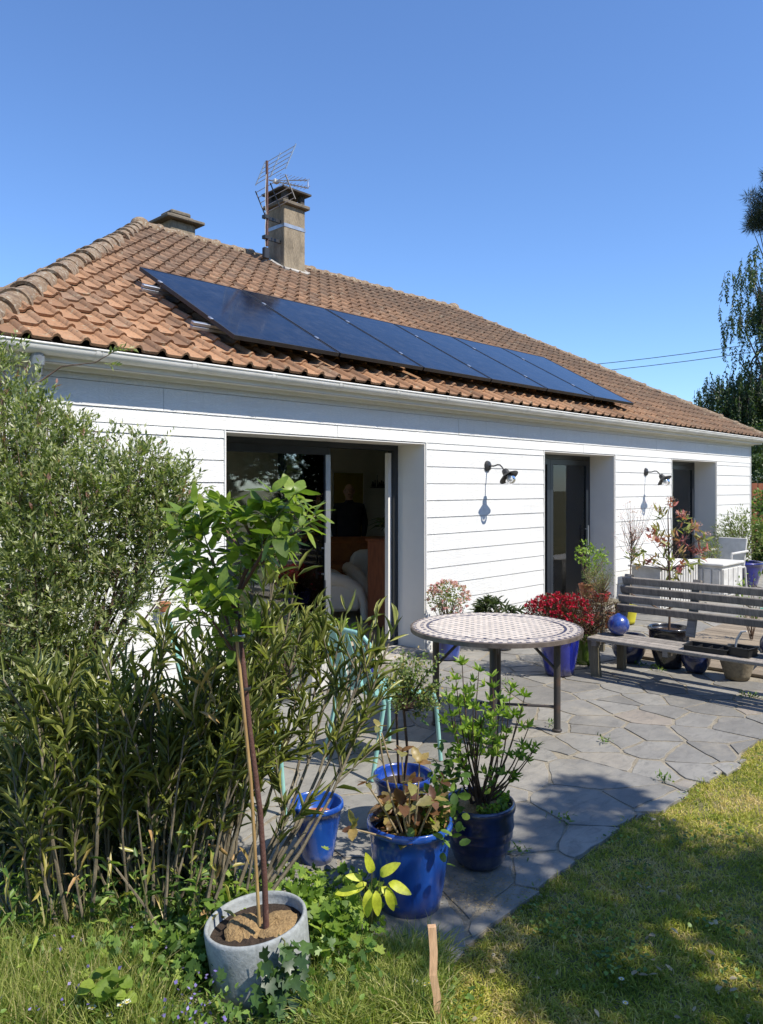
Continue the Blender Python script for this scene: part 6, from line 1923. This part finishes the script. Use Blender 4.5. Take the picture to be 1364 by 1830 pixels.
grass('dry_grass', 4200, tuft_region(300, 800, 2.3, 2.6, 70, .05), 'straw', .10, .0028, 1.2, .8, None, label='dead straw coloured grass at the foot of the concrete pot and stake', keepf=avoidp)
grass('dry_grass', 2500, lambda n: np.column_stack([rng.uniform(2.15, 6.5, n), np.array([0.0] * n)]) + np.column_stack([np.zeros(n), np.zeros(n)]), 'straw', .05, .003, 1.2, .8, None, label='dry grass fringe along the paving', keepf=None) if False else None
def edge_region(n):
    x = rng.uniform(2.05, 6.8, n)
    return np.column_stack([x, np.array([patio_edge(a_) for a_ in x]) + rng.normal(-.005, .035, n)])
grass('edge_grass', 12000, edge_region, 'grass', .055, .0034, 1.0, .9, None, label='dry grass fringe overlapping the paving edge')
# a few taller blades and reeds at left
rd = plant('reed_tuft', 'tuft of long pale green blades standing at the far left foreground', W(90, 1640, 2.75).to_tuple()[:2] + (0,), 'grass tuft')
n = 16; c_ = W(85, 1640, 2.85)
lv('blades', np.column_stack([np.full(n, c_.x), np.full(n, c_.y), np.zeros(n)]) + rng.normal(0, .03, (n, 3)) * V3(1, 1, 0), nrm(rng.normal(0, .28, (n, 3)) + V3(0, 0, 1)), rng.uniform(.25, .5, n), .007, 'grass_tall', rd, TB, bend=.2)

# ---- wild strawberry with white flowers
sb = W(190, 1790, 2.52)
stw = plant('strawberry_plant', 'wild strawberry with broad toothed leaves and white flowers at the bottom left', (sb.x, sb.y, 0))
sm_ = big_leaf_mesh('leaf', .075, .062, M['lf_hyd'], .12, .25, .07, 9)
m_ = MB()
for (px, py) in [(190, 1735), (215, 1750), (170, 1760), (225, 1778), (180, 1785), (160, 1775), (205, 1770)]:
    e_ = W(px, py, 2.47 + random.uniform(-.05, .05)); m_.tube([Vector((sb.x, sb.y, 0)), e_], [.002, .0015], 5)
    for q in (-1, 0, 1):
        ddv = RT * (q * .9 + random.gauss(0, .15)) - FW * .55 + Vector((0, 0, .35 if q == 0 else -.1))
        o = put_leaf('leaf', sm_, (0, 0, 0), ddv, None, up=(-.2, -.2, 1), s=random.uniform(.55, .95)); mt = o.matrix_basis.copy(); mt.translation = e_; wpar(o, stw); o.matrix_basis = mt
fpos = []
for (px, py) in [(165, 1802), (216, 1797), (197, 1815), (227, 1792)]:
    e_ = W(px, py, 2.40); m_.tube([Vector((sb.x, sb.y, 0)), e_], [.0012, .001], 4)
    m2 = MB(); m2.lathe([(0, .004), (.005, .002), (.005, 0), (0, 0)], 10, Matrix.Translation(e_))
    f_ = wbuild(m2, 'flower', M['yellow_eye'], stw)
    k = 5; a_ = np.arange(k) * 2 * math.pi / k + random.random()
    dn = np.stack([np.cos(a_), np.sin(a_), np.full(k, .35)], 1)
    pt = leaves('petals', np.tile(np.array(e_), (k, 1)), dn, .014, .013, M['petal_white'], None, TR, upn=.05); wpar(pt, f_)
wbuild(m_, 'stalks', M['green_stem'], stw)
# daisies in the lawn
for k, (px, py) in enumerate([(741, 1756), (765, 1759), (758, 1762), (1110, 1752), (1117, 1795)]):
    g_ = gp(px, py, .05)
    t_ = thing('daisy', 'little white daisy in the grass ' + ('beside the wooden stake' if k < 3 else 'of the open lawn'), 'daisy', (g_.x, g_.y, 0), 0, 'daisies beside the stake' if k < 3 else 'daisies in the open lawn')
    if k in (3, 4): t_['label'] = ('upper of two white daisies in the open lawn', 'lower of two white daisies in the open lawn')[k - 3]
    if k < 3: t_['label'] = ('little white daisy just left of the wooden stake', 'little white daisy closest to the wooden stake', 'little white daisy lowest of the three by the stake')[k]
    m_ = MB(); m_.tube([(0, 0, -.01), (.004, 0, .05)], .001, 4); m_.build('stalk', M['green_stem'], t_)
    m_ = MB(); m_.lathe([(0, .056), (.004, .054), (.004, .05), (0, .05)], 10, Matrix.Translation((.004, 0, 0))); m_.build('eye', M['yellow_eye'], t_)
    a_ = np.arange(12) * 2 * math.pi / 12
    leaves('petals', np.tile([.004, 0, .052], (12, 1)), np.stack([np.cos(a_), np.sin(a_), np.full(12, .2)], 1), .012, .0045, M['petal_white'], t_, TS, upn=.05)
# fallen twigs by the pot
for k, (a_, b_) in enumerate((((540, 1600), (650, 1618)), ((548, 1612), (690, 1612)))):
    m_ = MB(); p = gp(*a_, z=.06); q = gp(*b_, z=.05); m_.tube([p, p.lerp(q, .5) + Vector((0, 0, .01)), q], [.005, .004, .002], 5)
    o = m_.build('twig', M['dead']); tag(o, ('upper of two dry twigs lying in the weeds before the pots', 'lower, longer dry twig in the weeds before the blue pots')[k], 'twig', 'dry twigs in the weeds')
# weeds rooted in the joints of the paving
jw = [(1145, 1192), (1165, 1196), (1178, 1200), (1330, 1248), (1345, 1250), (985, 1300), (640, 1345), (735, 1420), (1190, 1400), (1010, 1475), (905, 1225), (1080, 1330), (930, 1530)]
pos = np.concatenate([np.array([list(gp(a_, b_))] * 26) + rng.normal(0, .028, (26, 3)) * V3(1, 1, 0) for a_, b_ in jw]); pos[:, 2] = .018 + rng.random(len(pos)) * .03
o = leaves('joint_weeds', pos, nrm(rng.normal(0, 1, pos.shape) + V3(0, 0, .6)), rng.uniform(.015, .04, len(pos)), rng.uniform(.006, .014, len(pos)), M['lf_cover'], None, TL); tag(o, 'small weeds growing in the joints of the paving', None, None, 'stuff')
# soil litter by the dark pot
n = 1400
px_ = rng.normal(860, 45, n); py_ = rng.normal(1600, 22, n)
pos = np.array([list(gp(a_, max(b_, 1560))) for a_, b_ in zip(px_, py_)]); pos[:, 2] = .026
o = leaves('leaf_litter', pos, nrm(rng.normal(0, 1, (n, 3)) * V3(1, 1, .15)), rng.uniform(.005, .02, n), .003, M['straw'], None, TS, rnd=rng.random(n) * .2); tag(o, 'dry crumbs and litter on the slate by the ribbed pot', None, None, 'stuff')

# ================================================================== trees
def tree(name, label, loc, h, crown_c, crown_r, nclump, per, L, W_, m, bark='bark', droop=0, hang=0, cat='tree', group=None, trunk_r=.16, seed=1, cl=.55, holes=None, hangn=9, twist=1.0):
    rr = random.Random(seed); g = np.random.default_rng(seed)
    t_ = plant(name, label, loc, cat, group)
    loc = Vector(loc); cc = Vector(crown_c)
    m_ = MB()
    topp = Vector((cc.x, cc.y, min(h, cc.z + crown_r[2] * .6)))
    pts = curve_pts(loc, topp, 0, (rr.gauss(0, .15), rr.gauss(0, .15), 0), 6)
    m_.tube(pts, [trunk_r * (1 - .85 * i / 6) + .01 for i in range(7)], 10)
    wbuild(m_, 'trunk', M[bark], t_)
    br = MB(); P0 = []; 
    cents = []
    for k in range(nclump):
        while True:
            v = Vector((rr.uniform(-1, 1), rr.uniform(-1, 1), rr.uniform(-1, 1)))
            if .25 < v.length < 1: break
        c = cc + Vector((v.x * crown_r[0], v.y * crown_r[1], v.z * crown_r[2]))
        if holes and holes(c): continue
        cents.append(c)
        s_ = pts[2 + int(3.99 * rr.random())]
        br.tube([s_, s_.lerp(c, .55) + Vector((0, 0, .12 * (c - s_).length)), c], [trunk_r * .22, trunk_r * .12, .006], 5)
    wbuild(br, 'branches', M[bark], t_)
    C = np.array([list(c) for c in cents])
    if hang:
        T = len(C) * hangn
        p0 = np.repeat(C, hangn, 0) + g.normal(0, cl, (T, 3)) * V3(1, 1, .6)
        ln = g.uniform(hang * .4, hang, T)
        d = nrm(np.column_stack([g.normal(0, .12, T), g.normal(0, .12, T), -np.ones(T)]))
        pos, dd = along(p0, d, ln, per // hangn, 42)
        hb = MB()
        for k in range(0, T, 2): hb.tube([Vector(p0[k]), Vector(p0[k] + d[k] * ln[k])], [.006, .002], 3, False)
        wbuild(hb, 'hanging_twigs', M[bark], t_)
    else:
        n = len(C) * per
        v = nrm(g.normal(0, 1, (n, 3))) * (g.random((n, 1)) ** .5)
        pos = np.repeat(C, per, 0) + v * V3(cl, cl, cl * .7)
        dd = nrm(v + g.normal(0, .6, (n, 3)) + V3(0, 0, -droop))
    n = len(pos)
    lv('crown', pos, dd, g.uniform(L * .7, L * 1.3, n), g.uniform(W_ * .7, W_ * 1.3, n), m, t_, TS, rnd=np.clip(g.random(n) * .7 + np.repeat(g.random(len(C)) * .3, n // len(C))[:n], 0, 1))
    return t_
# drooping birch beyond the far corner (seen) and the pine high above
bt = 24
bp_ = W(1400, 900, bt)
tree('weeping_birch', 'weeping birch with hanging grey green twigs beyond the right end of the roof', (bp_.x, bp_.y, 0), 11, W(1388, 640, bt), (1.75, 1.75, 3.9), 125, 300, .11, .040, 'lf_tree', 'bark', hang=1.0, trunk_r=.22, seed=5, cl=.38,
     holes=lambda c: (lambda u, t: (u < 1305 and t > 3.6 + 0) or (u < 1350 and 6.0 < t < 6.9))(682 + 1375 * (c.dot(RT)) / (c.dot(FW)), c.z))
bq = W(1315, 760, bt)
tree('weeping_birch', 'lower drooping birch limb mass just above the far roof corner', (bq.x, bq.y, 0), 6, W(1325, 712, bt), (1.25, 1.1, .8), 60, 300, .10, .040, 'lf_tree', 'bark', hang=1.1, trunk_r=.12, seed=8, cl=.34)
pt_ = W(1420, 900, 34)
tree('pine_tree', 'dark pine crown reaching in at the top right of the sky', (pt_.x, pt_.y, 0), 20, W(1410, 352, 34), (2.1, 2.1, 1.5), 60, 260, .34, .022, 'lf_pine', 'bark', trunk_r=.3, seed=3, cl=.30)
# right hand hedge and fence beyond the corner
hx_ = W(1400, 900, 20)
for k, (px, t, r_, zc, mm, lb) in enumerate([(1395, 18.5, 1.0, 1.0, 'lf_cover', 'bright green garden shrub past the far corner'), (1385, 21, 1.3, 1.8, 'lf_tree', 'taller dark shrub standing beyond the far house corner'), (1440, 22, 1.6, 1.8, 'lf_dark', 'dark evergreen shrub at the right edge beyond the house')]):
    p = W(px, 900, t); p.z = 0
    if k == 0: p = Vector((17.25, 5.0, 0)); 
    tree('garden_shrub', lb, (p.x, p.y, 0), zc + r_, Vector((p.x, p.y, zc)), (r_, r_, zc), 60, 260, .09, .04, mm, 'twig', trunk_r=.04, seed=20 + k, cl=.30, cat='shrub')
fn_ = thing('wooden_fence', 'brown wooden plank fence beyond the right hand house corner', 'fence', (19.5, 7.0, 0), R(-25))
for k in range(26):
    m_ = MB(); m_.box((-2.6 + k * .2, 0, .95), (.17, .025, 1.8 + random.uniform(-.05, .05))); m_.build('fence_board', M['cabinet'], fn_)
m_ = MB(); m_.box((0, .04, .5), (5.4, .05, .08)); m_.box((0, .04, 1.4), (5.4, .05, .08)); m_.build('rail', M['post_wood'], fn_)
# trees at the viewer's back: they shade the lawn and stand in the window reflections
tree('garden_tree', 'leafy tree behind the viewer shading the lawn', (4.4, -4.2, 0), 7.0, (4.0, -2.75, 4.9), (1.35, 1.5, 1.1), 54, 200, .10, .055, 'lf_tree', trunk_r=.14, seed=31, cl=.25)
tree('garden_tree', 'second leafy tree behind the viewer, away to the right', (9.5, -6.5, 0), 7.0, (9.3, -6.3, 4.9), (1.8, 1.3, 1.4), 44, 220, .12, .065, 'lf_tree', trunk_r=.14, seed=32, cl=.36)
for k, (x, y, r_, h_) in enumerate([(-3, -13, 3.0, 6.5), (3, -14, 3.4, 8.0), (9, -13, 3.6, 8.0), (15, -12.5, 3.8, 8.5), (21.5, -11, 4.0, 8.5), (-8, -9, 2.6, 6.0)]):
    tree('boundary_tree', ['dense tree at the garden boundary behind the viewer, ' + s for s in ('far left one', 'second from the left', 'middle one', 'fourth one', 'rightmost one', 'one at the side')][k], (x, y, 0), h_, (x, y, h_ * .5), (r_, r_ * .7, h_ * .5), 110, 150, .36, .21, 'lf_tree', trunk_r=.25, seed=40 + k, cl=1.0)
# overhead wires
for k, (ya, yb, lb) in enumerate(((648, 603, 'upper thin power line crossing the sky at the right'), (660, 618, 'lower thin power line crossing the sky at the right'))):
    a_ = W(880, ya + 18, 60); b_ = W(1560, yb - 22, 42)
    m_ = MB(); m_.tube(curve_pts(a_, b_, -.35, (0, 0, 0), 10), .022, 5)
    o = m_.build('power_line', M['plastic']); tag(o, lb, 'wire', 'power lines across the sky')
